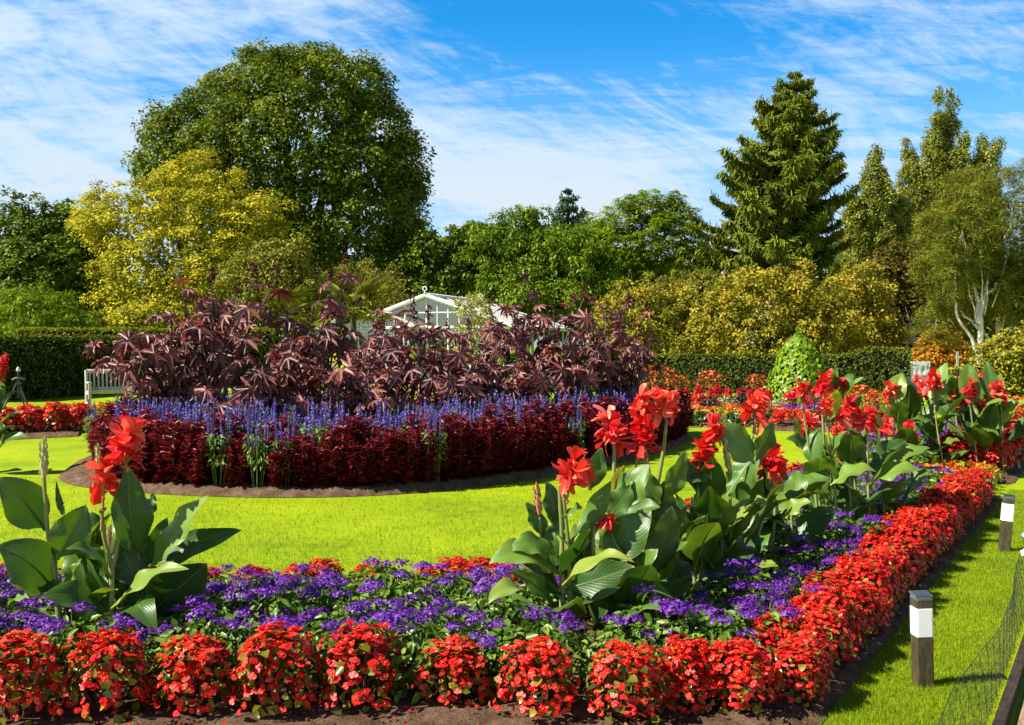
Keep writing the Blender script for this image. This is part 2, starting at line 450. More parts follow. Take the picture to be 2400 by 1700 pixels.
# ------------------------------------------------------------------ trees, hedges, shrubs
def lobes3(lobes, D):
    C, R = [], []
    for l in lobes:
        px, py, rx, ry = l[:4]
        dz = l[4] if len(l) > 4 else 0.0
        d = D + dz
        C.append(P(px, py, d)); R.append([rx * d / F, max(rx, ry * .8) * d / F * .9, ry * d / F])
    return np.array(C), np.array(R)
def crown(mb, C, R, dens=1.0, rc=0.8, ll=0.25, lw=None, per=34, up=.5, droop=.15, flat=.8, jit=.3, seed=1, mat=0, tmpl=QUAD, back=.3, floor=0.15,
          inner=8, holes=0.0, rnd=.55, outw=.7):
    rng = np.random.default_rng(seed)
    CP, CN = [], []
    for i, (c, r) in enumerate(zip(C, R)):
        area = 4 * math.pi * ((r[0] * r[1]) ** 1.6 / 3 + (r[0] * r[2]) ** 1.6 / 3 + (r[1] * r[2]) ** 1.6 / 3) ** (1 / 1.6)
        n = max(6, int(dens * area / (rc * rc)))
        u = rdir(n, rng); p = c + u * r; N = nrm(u / r)
        keep = np.ones(n, bool)
        for j in range(len(C)):
            if j != i: keep &= (((p - C[j]) / R[j]) ** 2).sum(1) > .80
        keep &= p[:, 2] > floor
        keep &= (N[:, 1] < .45) | (rng.random(n) < back)
        if holes: keep &= sinnoise(p[:, 0] + p[:, 1], p[:, 2] * 1.2, 1.0 / (rc * 1.6), seed) > -1 + 2 * holes - .35
        CP.append(p[keep]); CN.append(N[keep])
    CP, CN = np.concatenate(CP), np.concatenate(CN); n = len(CP)
    CP = CP + CN * rng.normal(0, jit * rc, (n, 1)); rad = rc * rng.uniform(.65, 1.3, n)
    cv = np.clip(rng.normal(.5, .17, n), 0, 1)
    q = nrm(rng.normal(size=(n, per, 3)) + (CN * outw + np.array([0, 0, up]))[:, None])
    pos = CP[:, None] + q * (rad[:, None] * rng.uniform(.45, 1.05, (n, per)))[..., None] * np.array([1, 1, flat])
    ln = nrm(q * .7 + np.array([0, -.1, up]) + rng.normal(size=q.shape) * rnd)
    ld = rng.normal(size=q.shape) + q * .6 - np.array([0, 0, droop * 4])
    var = np.clip(cv[:, None] + rng.normal(0, .16, (n, per)), 0, 1)
    sc = ll * rng.uniform(.65, 1.3, (n, per))
    pos, ln, ld, var, sc = pos.reshape(-1, 3), ln.reshape(-1, 3), ld.reshape(-1, 3), var.reshape(-1), sc.reshape(-1)
    ok = pos[:, 2] > .03
    tv, tf, tt = tmpl
    s3 = np.stack([sc * (lw or 1), sc, sc], -1)
    mb.scatter(tv, tf, tt, pos[ok], frames(ln[ok], ld[ok]), s3[ok], var[ok], mat)
    if inner:                                          # sparse larger leaves deep in the crown
        for c, r in zip(C, R):
            m = int(inner * r[0] * r[2] / (ll * ll) * .35)
            u = rdir(m, rng) * rng.uniform(.35, .85, (m, 1)); p = c + u * r; p = p[p[:, 2] > .2]; m = len(p)
            if m: mb.scatter(tv, tf, tt, p, frames(rdir(m, rng), rdir(m, rng)), ll * 2.6, np.clip(rng.normal(.35, .15, m), 0, 1), mat)
    return CP
def trunk(mb, base, C, r0=.3, seed=0, lean=.2, mat=0, maxl=12, fork=.45):
    """Tapered trunk with a limb into each lobe."""
    rng = np.random.default_rng(seed)
    top = np.average(C, axis=0, weights=np.maximum(C[:, 2], .1)); top[2] = max(C[:, 2]) * .9
    t = np.linspace(0, 1, 7)[:, None]
    sp_ = base + (top - base) * t; sp_[1:-1] += rng.normal(0, lean * .5, (5, 3)) * [1, 1, 0]
    mb.tube(sp_, r0 * np.array([1.35, 1, .9, .75, .6, .42, .2]), 9, mat)
    for c in C[:maxl]:
        k = min(max(1, int(6 * fork * min(1, c[2] / max(top[2], .1)))), 4)
        s0 = sp_[k]; t2 = np.linspace(0, 1, 6)[:, None]
        l = s0 + (c - s0) * t2; l[:, 2] += np.sin(t2[:, 0] * math.pi) * .25; l[1:-1] += rng.normal(0, .1, (4, 3))
        mb.tube(l, r0 * np.array([.55, .48, .4, .3, .2, .08]), 6, mat)
TREE_MATS = {}
def tree(name, label, cat, base_px, D, lobes, mat, bark='bark', r0=.3, group=None, seed=1, tseed=None, fork=.45, **kw):
    C, R = lobes3(lobes, D)
    base = P(base_px, HZ + 1, D); base[2] = 0
    t = thing(name, label, cat, base, group=group)
    cm = MB(); crown(cm, C - base, R, seed=seed, **kw); cm.obj('crown', mat, t)
    tm_ = MB(); trunk(tm_, np.zeros(3), C - base, r0, seed, fork=fork); tm_.obj('trunk', M[bark], t)
    return t

g = {}
g['dark'] = leafmat('leaf_dark_green', [(.02, .042, .004), (.085, .135, .008), (.20, .26, .016)], .2, .5, .12)
g['big'] = leafmat('leaf_mid_green', [(.026, .05, .004), (.12, .165, .008), (.26, .30, .018)], .25, .5, .12)
g['yellow'] = leafmat('leaf_golden', [(.13, .15, .008), (.42, .39, .018), (.64, .55, .035)], .25, .6, .12)
g['olive'] = leafmat('leaf_olive', [(.07, .085, .012), (.20, .20, .02), (.34, .31, .04)], .25, .6, .12)
g['bright'] = leafmat('leaf_bright_green', [(.045, .09, .004), (.16, .25, .008), (.30, .40, .015)], .3, .5, .12)
g['fresh'] = leafmat('leaf_fresh_green', [(.028, .07, .003), (.12, .20, .009), (.27, .34, .018)], .25, .4, .12)
g['conifer'] = leafmat('needle_green', [(.025, .046, .005), (.125, .16, .011), (.28, .31, .02)], .15, .6, .12)
g['bluish'] = leafmat('needle_blue_green', [(.012, .035, .015), (.035, .085, .035), (.06, .12, .05)], .1, .6, .12)
g['poplar'] = leafmat('leaf_poplar', [(.06, .075, .008), (.22, .24, .025), (.46, .46, .10)], .3, .4, .12)
g['autumn'] = leafmat('leaf_autumn_gold', [(.07, .07, .006), (.24, .225, .018), (.43, .36, .035), (.42, .28, .03)], .25, .6, .12)
g['brown'] = leafmat('leaf_brown_green', [(.03, .026, .004), (.10, .085, .01), (.17, .115, .015)], .2, .6, .12)
g['orange'] = leafmat('leaf_orange', [(.22, .16, .02), (.50, .26, .02), (.62, .20, .015)], .25, .6, .12)
g['pine'] = leafmat('needle_olive', [(.035, .052, .005), (.135, .155, .012), (.28, .265, .025)], .25, .6, .12)
g['hedge'] = leafmat('leaf_hedge', [(.028, .045, .006), (.095, .12, .014), (.21, .24, .03)], .2, .45, .12)
g['hedge_lime'] = leafmat('leaf_hedge_lime', [(.05, .065, .005), (.17, .20, .012), (.32, .33, .02)], .3, .5, .12)
g['beech'] = leafmat('leaf_hedge_dark', [(.018, .032, .004), (.06, .085, .008), (.19, .20, .02)], .25, .45, .12)

# the great dark dome, lobes piled inside its outline
tree('broadleaf_tree', 'huge domed dark green tree, tallest in the garden, behind the golden tree', 'tree', 700, 62,
     [(700, 300, 190, 150), (560, 290, 110, 110, -1), (640, 230, 110, 90), (740, 215, 110, 85), (830, 250, 80, 90), (850, 380, 115, 140),
      (480, 330, 95, 85, -2), (420, 370, 70, 75, -2), (400, 310, 50, 40, -1), (640, 400, 190, 160, -2), (860, 480, 110, 130), (760, 480, 170, 160, -2), (900, 400, 60, 110),
      (920, 520, 55, 95), (700, 580, 140, 90, -2), (840, 590, 110, 75), (520, 480, 130, 120, -1), (370, 410, 40, 45)],
     g['big'], r0=.6, seed=11, dens=1.45, rc=.8, ll=.22, per=95, up=.55, droop=.3, jit=.36, holes=.2, inner=3)
tree('golden_tree', 'broad golden yellow tree with billowing clumps left of the great dark dome', 'tree', 470, 49,
     [(430, 520, 130, 110), (330, 540, 110, 100, -1), (260, 530, 70, 65), (470, 440, 75, 60), (540, 530, 95, 80, -1), (590, 510, 65, 45), (420, 640, 140, 100, -2),
      (330, 660, 90, 90, -1), (500, 640, 110, 80, -2), (220, 510, 40, 35), (290, 730, 60, 50, -1), (560, 620, 85, 70, -1), (400, 470, 60, 45)],
     g['yellow'], r0=.3, seed=12, dens=1.0, rc=.60, ll=.15, per=95, up=.8, droop=.05, jit=.45, flat=.7, holes=.3, inner=3, rnd=.45)
tree('dark_tree', 'dark green tree with tufted tops at the far left edge', 'tree', 90, 50,
     [(60, 560, 70, 55), (60, 510, 38, 34), (120, 540, 60, 50), (170, 580, 70, 60), (30, 640, 80, 70), (120, 650, 110, 90, -1), (200, 690, 70, 80), (10, 590, 50, 45), (60, 720, 110, 60)],
     g['dark'], r0=.3, seed=13, dens=1.0, rc=.55, ll=.19, per=70, up=.85, droop=.05, jit=.45, holes=.3, flat=.7)
tree('dark_tree', 'shadowed dark tree filling the gap between the tufted and golden trees', 'tree', 215, 54,
     [(215, 560, 50, 50), (150, 520, 30, 26), (230, 640, 60, 90), (170, 640, 80, 90), (250, 720, 60, 60)], g['dark'], r0=.25, seed=14, dens=.9, rc=.6, ll=.26, per=36, holes=.2)
tree('olive_shrub_tree', 'small rounded olive yellow tree standing before the great dark dome', 'tree', 650, 44,
     [(640, 640, 75, 60), (690, 620, 40, 45), (590, 660, 70, 50), (660, 690, 90, 50)], g['olive'], r0=.14, seed=15, dens=1.2, rc=.42, ll=.16, per=40, up=.3, holes=.1)
tree('olive_bush', 'olive brown bush below the right side of the great dark dome', 'bush', 850, 52,
     [(840, 670, 75, 45), (800, 700, 70, 40), (890, 695, 60, 45), (845, 720, 100, 40)], g['olive'], r0=.12, seed=16, dens=1.1, rc=.45, ll=.18, per=34, tmpl=NARROW, up=.2)
tree('green_tree', 'mid green tree right of the great dome, above the greenhouse gable', 'tree', 1000, 58,
     [(985, 620, 60, 55), (1010, 580, 30, 30), (960, 650, 60, 55), (1030, 655, 60, 50), (990, 700, 90, 50)], g['dark'], r0=.2, seed=17, dens=1.1, rc=.55, ll=.24, per=40, up=.5)
tree('yellow_conifer', 'pale yellow green pointed conifer peeping out right of the great dome', 'tree', 985, 78,
     [(980, 590, 38, 50), (975, 555, 28, 35), (965, 530, 16, 26), (960, 510, 8, 16), (1000, 610, 36, 40)], g['bright'], r0=.2, seed=18, dens=1.2, rc=.5, ll=.3, per=30, tmpl=NARROW)
tree('laurel_tree', 'wide bright green tree of hanging leaf sprays behind the greenhouse', 'tree', 1230, 60,
     [(1230, 640, 120, 85), (1130, 620, 80, 65, -1), (1230, 545, 45, 42), (1330, 640, 90, 85, -1), (1190, 590, 70, 50), (1290, 590, 60, 45), (1080, 670, 50, 50), (1390, 690, 40, 60),
      (1240, 700, 170, 60, -1), (1330, 720, 80, 50, -1), (1235, 520, 26, 18), (1120, 572, 40, 30)],
     g['fresh'], r0=.35, seed=19, dens=1.1, rc=.55, ll=.24, lw=.7, per=75, up=.2, droop=.6, jit=.5, rnd=.45, holes=.28)
tree('distant_cedar', 'small dark flat-topped cedar showing above the laurel tree', 'tree', 1110, 100,
     [(1100, 555, 45, 14), (1130, 545, 40, 10), (1070, 572, 25, 10), (1150, 562, 30, 12), (1110, 590, 50, 25)], g['dark'], r0=.3, seed=20, dens=1.2, rc=.7, ll=.4, per=30, up=1.0)
tree('acacia_tree', 'layered feathery green tree between the pine and the tall spruce', 'tree', 1500, 66,
     [(1540, 475, 55, 18), (1500, 505, 75, 20), (1570, 505, 55, 20), (1460, 535, 65, 22), (1550, 540, 80, 24, -1), (1440, 575, 60, 24), (1510, 580, 90, 26, -1), (1590, 575, 55, 30), (1480, 620, 85, 30),
      (1570, 620, 80, 32), (1430, 625, 40, 30), (1420, 560, 30, 14)],
     g['bright'], r0=.25, seed=21, dens=1.25, rc=.5, ll=.28, per=44, up=1.2, droop=.05, tmpl=NARROW, rnd=.35, flat=.45, inner=2, holes=.3, jit=.5)
tree('green_tree', 'darker green tree filling in under the acacia, beside the laurel', 'tree', 1440, 74,
     [(1440, 640, 70, 60), (1390, 610, 40, 40), (1500, 680, 70, 60), (1380, 560, 30, 25)], g['dark'], r0=.25, seed=22, dens=.9, rc=.7, ll=.34, per=34)
# lombardy-like poplars: many upright limbs of fluttering leaves
def poplar(label, base, D, cols, seed, r0):
    C, R = [], []
    t0 = P(base, HZ + 1, D); t0[2] = 0
    t = thing('poplar_tree', label, 'tree', t0)
    cm, tk = MB(), MB(); rng = np.random.default_rng(seed)
    for (x0, y0, x1, y1, w) in cols:
        a, b_ = P(x0, y0, D), P(x1, y1, D + rng.uniform(-1.5, 1.5)); n = 7
        for k in range(n):
            f = k / (n - 1); c = a * (1 - f) + b_ * f
            rr = w * .8 * D / F * (.55 + .7 * math.sin(math.pi * min(1, f * .85 + .12))) * (1 - .45 * f)
            C.append(c + rng.normal(0, .25 * rr, 3)); R.append([rr, rr, rr * 1.7])
        s_ = np.linspace(0, 1, 7)[:, None]; root = P(base + (x0 - base) * .25, HZ - 20, D) - t0
        path_ = (a - t0) + (b_ - a) * s_
        tk.tube(np.vstack([np.zeros(3), root, path_]), r0 * np.r_[1.2, 1, np.linspace(.6, .06, 7)], 6)
    C, R = np.array(C), np.array(R)
    crown(cm, C - t0, R, dens=1.5, rc=.36, ll=.17, per=60, up=.5, droop=.2, jit=.35, seed=seed, flat=1.4, holes=.15, inner=4, outw=.5)
    cm.obj('crown', g['poplar'], t); tk.obj('trunk', M['bark'], t)
poplar('tall ragged poplar with many upright limbs, right of the spruce', 2190, 76,
       [(2190, 640, 2228, 235, 34), (2180, 560, 2200, 225, 26), (2150, 560, 2125, 350, 30), (2215, 600, 2260, 330, 30), (2150, 640, 2165, 420, 36), (2235, 560, 2335, 350, 26), (2250, 600, 2300, 330, 26),
        (2205, 660, 2215, 400, 44), (2250, 640, 2270, 440, 40), (2160, 700, 2150, 520, 44), (2300, 640, 2330, 440, 30)], 31, .35)
poplar('shorter slim poplar just left of the tall ragged poplar', 2050, 72,
       [(2045, 660, 2052, 370, 38), (2020, 640, 2000, 470, 34), (2075, 650, 2085, 460, 36), (2010, 680, 2015, 560, 40), (2060, 690, 2062, 560, 50), (2095, 640, 2110, 480, 32)], 32, .3)
# conifers: tiers of drooping boughs hung with sprays
def conifer(name, label, base_px, D, prof, mat, seed, tiers, per, spray=(.45, .16), hang=1.0, step=.5, lift=.25, sag=.35, vary=(.72, 1.12)):
    rng = np.random.default_rng(seed)
    base = P(base_px, HZ + 1, D); base[2] = 0
    prof = np.array(prof, float)                       # rows of (y, left x, right x)
    t = thing(name, label, 'tree', base)
    cm, tk = MB(), MB()
    ztop = P(0, prof[0, 0], D)[2]; xt = P((prof[0, 1] + prof[0, 2]) / 2, 0, D)[0] - base[0]
    tk.tube([[0, 0, 0], [xt * .3, 0, ztop * .35], [xt * .7, 0, ztop * .7], [xt, 0, ztop]], [.42, .32, .18, .03], 9)
    ys = np.linspace(prof[0, 0] + 6, prof[-1, 0], tiers)
    for k, y in enumerate(ys):
        xl, xr = np.interp(y, prof[:, 0], prof[:, 1]), np.interp(y, prof[:, 0], prof[:, 2])
        z0 = P(0, y, D)[2]; xa = xt * z0 / ztop
        Ll, Lr = xa - (P(xl, 0, D)[0] - base[0]), (P(xr, 0, D)[0] - base[0]) - xa
        for j in range(per):
            a = (j + rng.uniform(-.4, .4)) / per * 2 * math.pi + k * 2.4
            f = .5 + .5 * math.cos(a); L = (Lr * f + Ll * (1 - f)) * rng.uniform(*vary) + .08
            s_ = np.linspace(0, 1, 9)
            zz_ = z0 + L * .22 - sag * L * s_ + (lift + sag * .4) * L * s_ ** 3 * .8
            pts = np.stack([xa + math.cos(a) * L * s_, math.sin(a) * L * s_, np.maximum(zz_, .3)], -1)
            tk.tube(pts, np.linspace(.05 + .012 * L, .012, 9), 4, cap=False)
            n = int(L / step * 16) + 8
            u = rng.uniform(.1, 1, n) ** .75
            pp = np.stack([np.interp(u, s_, pts[:, i]) for i in range(3)], -1)
            side = np.array([-math.sin(a), math.cos(a), 0]); w = rng.normal(0, .16, n) * L ** .5 * (1.15 - .7 * u)
            pp = pp + side * w[:, None]
            hangd = np.array([0, 0, -1.0]) * hang + np.array([math.cos(a), math.sin(a), 0]) * .45 + side * np.sign(w)[:, None] * .35 + rng.normal(0, .3, (n, 3))
            topb = rng.random(n) < .35                 # sprays lying along the bough
            hangd[topb] = np.array([math.cos(a), math.sin(a), .1]) + rng.normal(0, .35, (topb.sum(), 3)) + side * np.sign(w[topb])[:, None] * .5
            nn = np.array([math.cos(a), math.sin(a), .5]) + rng.normal(0, .45, (n, 3))
            sc = rng.uniform(.6, 1.35, n) * (.6 + .4 * min(1, L / 2.5))
            tv, tf, tt = LEAF
            cm.scatter(tv, tf, tt, pp, frames(nn, hangd), np.stack([spray[1] / .5 * sc, spray[0] * sc, spray[0] * sc], -1), np.clip(rng.normal(.5, .2) * .5 + rng.normal(.25, .13, n) + .1 * u, 0, 1), 0)
    cm.obj('crown', mat, t); tk.obj('trunk', M['bark'], t)
conifer('spruce_tree', 'tall dark spruce with drooping boughs rising over the olive bushes', 1830, 54,
        [(170, 1862, 1866), (215, 1800, 1910), (250, 1770, 1930), (290, 1745, 1955), (330, 1730, 1935), (370, 1700, 1965), (420, 1680, 1990), (470, 1650, 1990), (530, 1625, 1975), (600, 1615, 1960), (680, 1605, 1950)],
        g['conifer'], 41, 19, 12, spray=(.34, .075), step=.10, vary=(.42, 1.14), lift=.4, sag=.5)
conifer('pine_tree', 'small bluish pine pointing above the far treetops near the middle', 1330, 92,
        [(447, 1331, 1333), (480, 1305, 1352), (510, 1292, 1368), (540, 1285, 1388), (580, 1270, 1400), (640, 1270, 1400)], g['bluish'], 42, 9, 7, spray=(.5, .16), hang=-.35, step=.5, lift=.5, sag=.1)
# autumn bushes behind the right-hand hedge
for k, (lab, bx, D, lob) in enumerate([
    ('golden olive bush tree at the left end of the long right hedge', 1480, 42, [(1490, 748, 70, 60), (1440, 788, 50, 50), (1530, 798, 70, 50), (1480, 818, 80, 40), (1540, 728, 60, 50)]),
    ('grey green bush tree under the acacia, behind the right hedge', 1600, 46, [(1600, 718, 70, 60), (1550, 718, 50, 50), (1640, 688, 40, 36), (1610, 788, 90, 60)]),
    ('largest golden bush tree directly behind the climber cone', 1790, 41, [(1790, 738, 110, 70), (1710, 748, 70, 60), (1870, 718, 70, 60), (1760, 683, 50, 30), (1850, 678, 36, 28), (1800, 808, 130, 55), (1930, 768, 70, 60), (1690, 808, 70, 50)]),
    ('golden bush tree leaning over the right end of the hedge', 1960, 44, [(1970, 728, 60, 60), (2010, 678, 45, 50), (1950, 788, 70, 50), (2040, 768, 40, 60)])]):
    tree('autumn_bush', lab, 'bush', bx, D, lob, g['olive'] if k == 1 else g['autumn'], r0=.12, seed=50 + k, dens=1.1, rc=.38, ll=.14, per=70, up=.35, jit=.65, rnd=.75, holes=.22, inner=3)
tree('brown_tree', 'dark brownish tree in shade between the golden bushes and the white-barked tree', 'tree', 2090, 48,
     [(2090, 660, 60, 60), (2070, 740, 60, 70), (2140, 700, 50, 60), (2110, 620, 45, 35), (2120, 800, 60, 50)], g['brown'], r0=.2, seed=55, dens=1.0, rc=.5, ll=.2, per=36, holes=.15)
tree('orange_shrub', 'orange autumn shrub right of the wrapped board', 'shrub', 2205, 42,
     [(2205, 830, 50, 36), (2190, 800, 24, 20), (2225, 810, 25, 24), (2165, 848, 36, 16), (2240, 850, 34, 22), (2205, 784, 12, 12)], g['orange'], r0=.06, seed=56, dens=1.2, rc=.24, ll=.12, per=30, up=.9, flat=.5, holes=.2)
# fine-leaved tree with white trunks at the right edge
def white_tree(label, base_px, D, stems, lobes, seed):
    base = P(base_px, HZ + 1, D); base[2] = 0
    t = thing('white_barked_tree', label, 'tree', base)
    C, R = lobes3(lobes, D); cm, tk = MB(), MB()
    crown(cm, C - base, R, dens=1.3, rc=.32, ll=.16, lw=.5, per=100, up=.7, droop=-.1, jit=.4, seed=seed, tmpl=NARROW, holes=.42, inner=1.2, rnd=.6, flat=.7)
    for c_ in (C - base)[:4]:
        s0 = np.array([c_[0] * .25, 0, max(1.2, c_[2] * .45)]); k_ = np.linspace(0, 1, 7)[:, None]; l_ = s0 + (c_ * [1.05, .9, 1.05] - s0) * k_; l_[1:-1] += np.random.default_rng(seed + 5).normal(0, .06, (5, 3)); tk.tube(l_, np.linspace(.028, .006, 7), 5)
    for pts, r in stems:
        q = np.array([P(x, y, D + dz) for x, y, dz in pts]) - base
        q[0] = q[0] if pts[0][1] < 850 else [q[0][0], q[0][1], 0]
        n = 14; k = np.linspace(0, len(q) - 1, n)
        q2 = np.stack([np.interp(k, np.arange(len(q)), q[:, i]) for i in range(3)], -1); q2[1:-1] += np.random.default_rng(seed).normal(0, .025, (n - 2, 3))
        tk.tube(q2, np.linspace(r, r * .35, n), 8)
    cm.obj('crown', g['pine'], t); tk.obj('trunk', M['pale_bark'], t)
white_tree('fine-leaved tree on a forked white trunk at the right edge', 2300, 36,
     [([(2300, 905, 0), (2297, 830, 0), (2292, 760, 0), (2305, 700, .2), (2330, 620, .3), (2365, 540, .3), (2380, 470, .3)], .125), ([(2296, 845, 0), (2278, 800, -.1), (2248, 755, -.2), (2238, 700, -.2), (2240, 640, 0)], .07),
      ([(2292, 770, 0), (2265, 745, .2), (2250, 728, .3)], .05), ([(2292, 760, 0), (2288, 700, .3), (2270, 620, .4), (2255, 540, .4)], .075), ([(2306, 820, .1), (2316, 790, .5), (2300, 770, .6)], .05), ([(2305, 700, .2), (2340, 660, -.2), (2390, 640, -.4)], .05)],
     [(2250, 560, 90, 80), (2330, 520, 110, 90), (2400, 480, 90, 80), (2300, 450, 70, 40), (2210, 620, 60, 70), (2300, 650, 90, 60, 1.5), (2390, 600, 80, 90), (2260, 690, 70, 50, 1.5), (2370, 700, 80, 50, 1), (2210, 760, 50, 50, 2.5), (2440, 560, 80, 120)], 61)
white_tree('second white-barked stem, right of the forked white trunk', 2342, 38,
     [([(2340, 900, 0), (2336, 830, 0), (2334, 775, 0), (2345, 720, .2), (2358, 650, .3), (2368, 580, .3)], .09), ([(2336, 785, 0), (2352, 745, .2), (2380, 690, .2)], .06)],
     [(2370, 640, 60, 50), (2390, 560, 60, 60), (2420, 650, 60, 60)], 62)
tree('pruned_tree', 'bare twiggy grey tree behind the end of the right hedge', 'tree', 2160, 45, [(2150, 800, 40, 36), (2180, 760, 36, 36)], g['brown'], bark='pale_bark', r0=.07, seed=63, dens=.35, rc=.35, ll=.12, per=14, inner=.5)
tw = MB(); rng = np.random.default_rng(4)
b0 = P(2165, HZ + 1, 44.5); b0[2] = 0
for k in range(26):
    x1, y1 = rng.uniform(2095, 2200), rng.uniform(715, 800); a0 = np.array([0, 0, rng.uniform(.2, 1.2)]); e1 = P(x1, y1, 44.5 + rng.uniform(-.8, .8)) - b0
    s_ = np.linspace(0, 1, 6)[:, None]; q = a0 + (e1 - a0) * s_; q[1:-1] += rng.normal(0, .12, (4, 3)); tw.tube(q, np.linspace(.035, .008, 6), 5)
bt = thing('bare_shrub', 'leafless pale branches arching behind the end of the right hedge', 'shrub', b0); tw.obj('branches', M['pale_bark'], bt)
tree('golden_bush', 'dense yellow olive bush below the white trunks at the right edge', 'bush', 2370, 27,
     [(2370, 860, 75, 60), (2420, 830, 70, 60), (2330, 880, 50, 45), (2380, 910, 80, 40), (2290, 885, 32, 26)], leafmat('leaf_golden_bush', [(.07, .075, .006), (.27, .26, .014), (.46, .40, .025)], .25, .5, .3), r0=.08, seed=64, dens=1.2, rc=.25, ll=.105, per=40, up=.7, flat=.6, jit=.4, holes=.15)
tree('slender_tree', 'slim dark-stemmed tree behind the thin post', 'tree', 2268, 47, [(2270, 780, 50, 50), (2230, 740, 50, 50), (2300, 730, 50, 50)], g['pine'], bark='bark', r0=.14, seed=65, dens=.8, rc=.4, ll=.2, per=30)
# left side
tree('mound_shrub', 'bright green mounded shrub behind the left hedge', 'shrub', 90, 43,
     [(90, 740, 90, 50), (60, 720, 50, 30), (160, 760, 60, 36), (20, 750, 50, 45), (100, 770, 110, 30)], g['bright'], r0=.07, seed=71, dens=1.3, rc=.34, ll=.16, per=36, up=.9, tmpl=NARROW, flat=.6, jit=.5, droop=.25)
tree('lime_shrub', 'lime yellow low shrub behind the left hedge, under the golden tree', 'shrub', 330, 44.5,
     [(330, 760, 70, 36), (390, 745, 60, 30), (280, 775, 50, 26), (430, 760, 60, 36)], g['yellow'], r0=.06, seed=72, dens=1.2, rc=.3, ll=.14, per=36, up=.8, flat=.6)
for k, (lab, bx, lob) in enumerate([('far tree showing through the gap left of the spruce', 1650, [(1650, 690, 120, 90), (1560, 720, 90, 80)]),
    ('far dark tree peeping out right of the spruce', 1980, [(1980, 580, 40, 36), (2010, 640, 80, 80), (1960, 700, 90, 90), (2060, 720, 90, 90)]),
    ('far tree behind the white-barked tree', 2330, [(2330, 760, 130, 80), (2430, 700, 100, 100), (2230, 780, 80, 60)]),
    ('far tree closing the view behind the greenhouse', 1050, [(1050, 740, 130, 70), (930, 730, 100, 70)]),
    ('far tree low behind the golden tree', 520, [(520, 740, 120, 80), (380, 740, 120, 80), (700, 740, 120, 80)]),
    ('far tree behind the tufted dark tree', -40, [(-20, 700, 120, 110), (120, 740, 110, 80)])]):
    tree('far_tree', lab, 'tree', bx, 96, lob, g['dark'], r0=.3, seed=80 + k, dens=.8, rc=1.1, ll=.5, per=34, group='trees far behind the garden')

# hedges
def hedge(name, label, pts, zt, th, mat, seed, ll=.075, dens=420, bulge=.04, group=None):
    """Clipped hedge along plan points pts: a dark twiggy heart under a skin of leaves."""
    rng = np.random.default_rng(seed); pts = np.asarray(pts, float)
    o = np.array([pts[0][0], pts[0][1], 0]); mb = MB()
    zt = np.broadcast_to(np.asarray(zt, float), (len(pts),))
    for (a, b_, za, zb) in zip(pts[:-1], pts[1:], zt[:-1], zt[1:]):
        d = b_ - a; L = np.linalg.norm(d); d = d / L; nn = np.array([d[1], -d[0]])
        c = (a + b_) / 2; w = max(.1, th - .95)
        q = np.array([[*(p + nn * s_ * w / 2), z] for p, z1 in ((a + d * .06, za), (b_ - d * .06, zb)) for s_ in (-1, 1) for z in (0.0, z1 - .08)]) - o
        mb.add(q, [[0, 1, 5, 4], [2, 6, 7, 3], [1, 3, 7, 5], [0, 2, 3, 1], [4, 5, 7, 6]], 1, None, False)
        for face in ('f', 'k', 't', 'e0', 'e1'):
            zm = (za + zb) / 2
            A = {'f': L * zm, 'k': L * zm * .4, 't': L * th, 'e0': th * za, 'e1': th * zb}[face]
            n = int(A * dens * (1.2 if face == 't' else 1))
            u, v_ = rng.uniform(0, 1, n), rng.uniform(0, 1, n); zl = za + (zb - za) * u
            if face in 'fk':
                s_ = 1 if face == 'f' else -1
                p2 = a + d * (u * L)[:, None] + nn * s_ * th / 2; z = v_ * zl; N = np.tile([*(nn * s_), .15], (n, 1))
            elif face == 't':
                p2 = a + d * (u * L)[:, None] + nn * ((v_ - .5) * max(.15, th - .8))[:, None]; z = zl; N = np.tile([0, 0, 1.0], (n, 1))
            else:
                e = a if face == 'e0' else b_; sg = -1 if face == 'e0' else 1
                p2 = e + nn * ((u - .5) * th)[:, None]; z = v_ * (za if face == 'e0' else zb); N = np.tile([*(d * sg), .15], (n, 1))
            if face in 'fk':
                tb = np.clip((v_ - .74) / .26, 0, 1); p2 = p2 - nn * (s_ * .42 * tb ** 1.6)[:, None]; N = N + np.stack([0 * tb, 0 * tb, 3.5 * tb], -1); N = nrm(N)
            p = np.concatenate([p2, z[:, None]], 1)
            p = p + N * (bulge * sinnoise(p[:, 0] + p[:, 1], p[:, 2], 2.2, seed) + rng.normal(0, .025, n))[:, None]
            p[:, 2] = np.maximum(p[:, 2], .02)
            tv, tf, tt = LEAF
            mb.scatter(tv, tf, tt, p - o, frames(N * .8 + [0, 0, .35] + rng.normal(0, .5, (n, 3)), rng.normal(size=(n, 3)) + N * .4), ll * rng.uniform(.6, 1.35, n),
                       np.clip(rng.normal(.45, .2, n) + .22 * sinnoise(p[:, 0] * 2 + p[:, 1], p[:, 2] * 2, 1.3, seed + 3) + (.26 if face == 't' else .36 * np.clip((v_ - .84) / .16, 0, 1) - .08), 0, 1), 0)  # sunlight painted in: leaves on the top and upper bevel get a lighter colour
    h = mb.obj(name, [mat, M['core']]); h.location = tuple(o)
    return tag(h, label, 'hedge', group)
def gp(px, d): return np.array([(px - 1200) / F * d, d])
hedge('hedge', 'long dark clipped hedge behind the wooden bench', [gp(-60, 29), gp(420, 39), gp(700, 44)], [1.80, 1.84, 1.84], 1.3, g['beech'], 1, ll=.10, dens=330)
hedge('hedge', 'pale lime topped hedge behind the dark hedge at left', [gp(45, 40.8), gp(300, 41.2), gp(640, 42)], 2.2, 1.5, g['hedge_lime'], 2, ll=.10, dens=230)
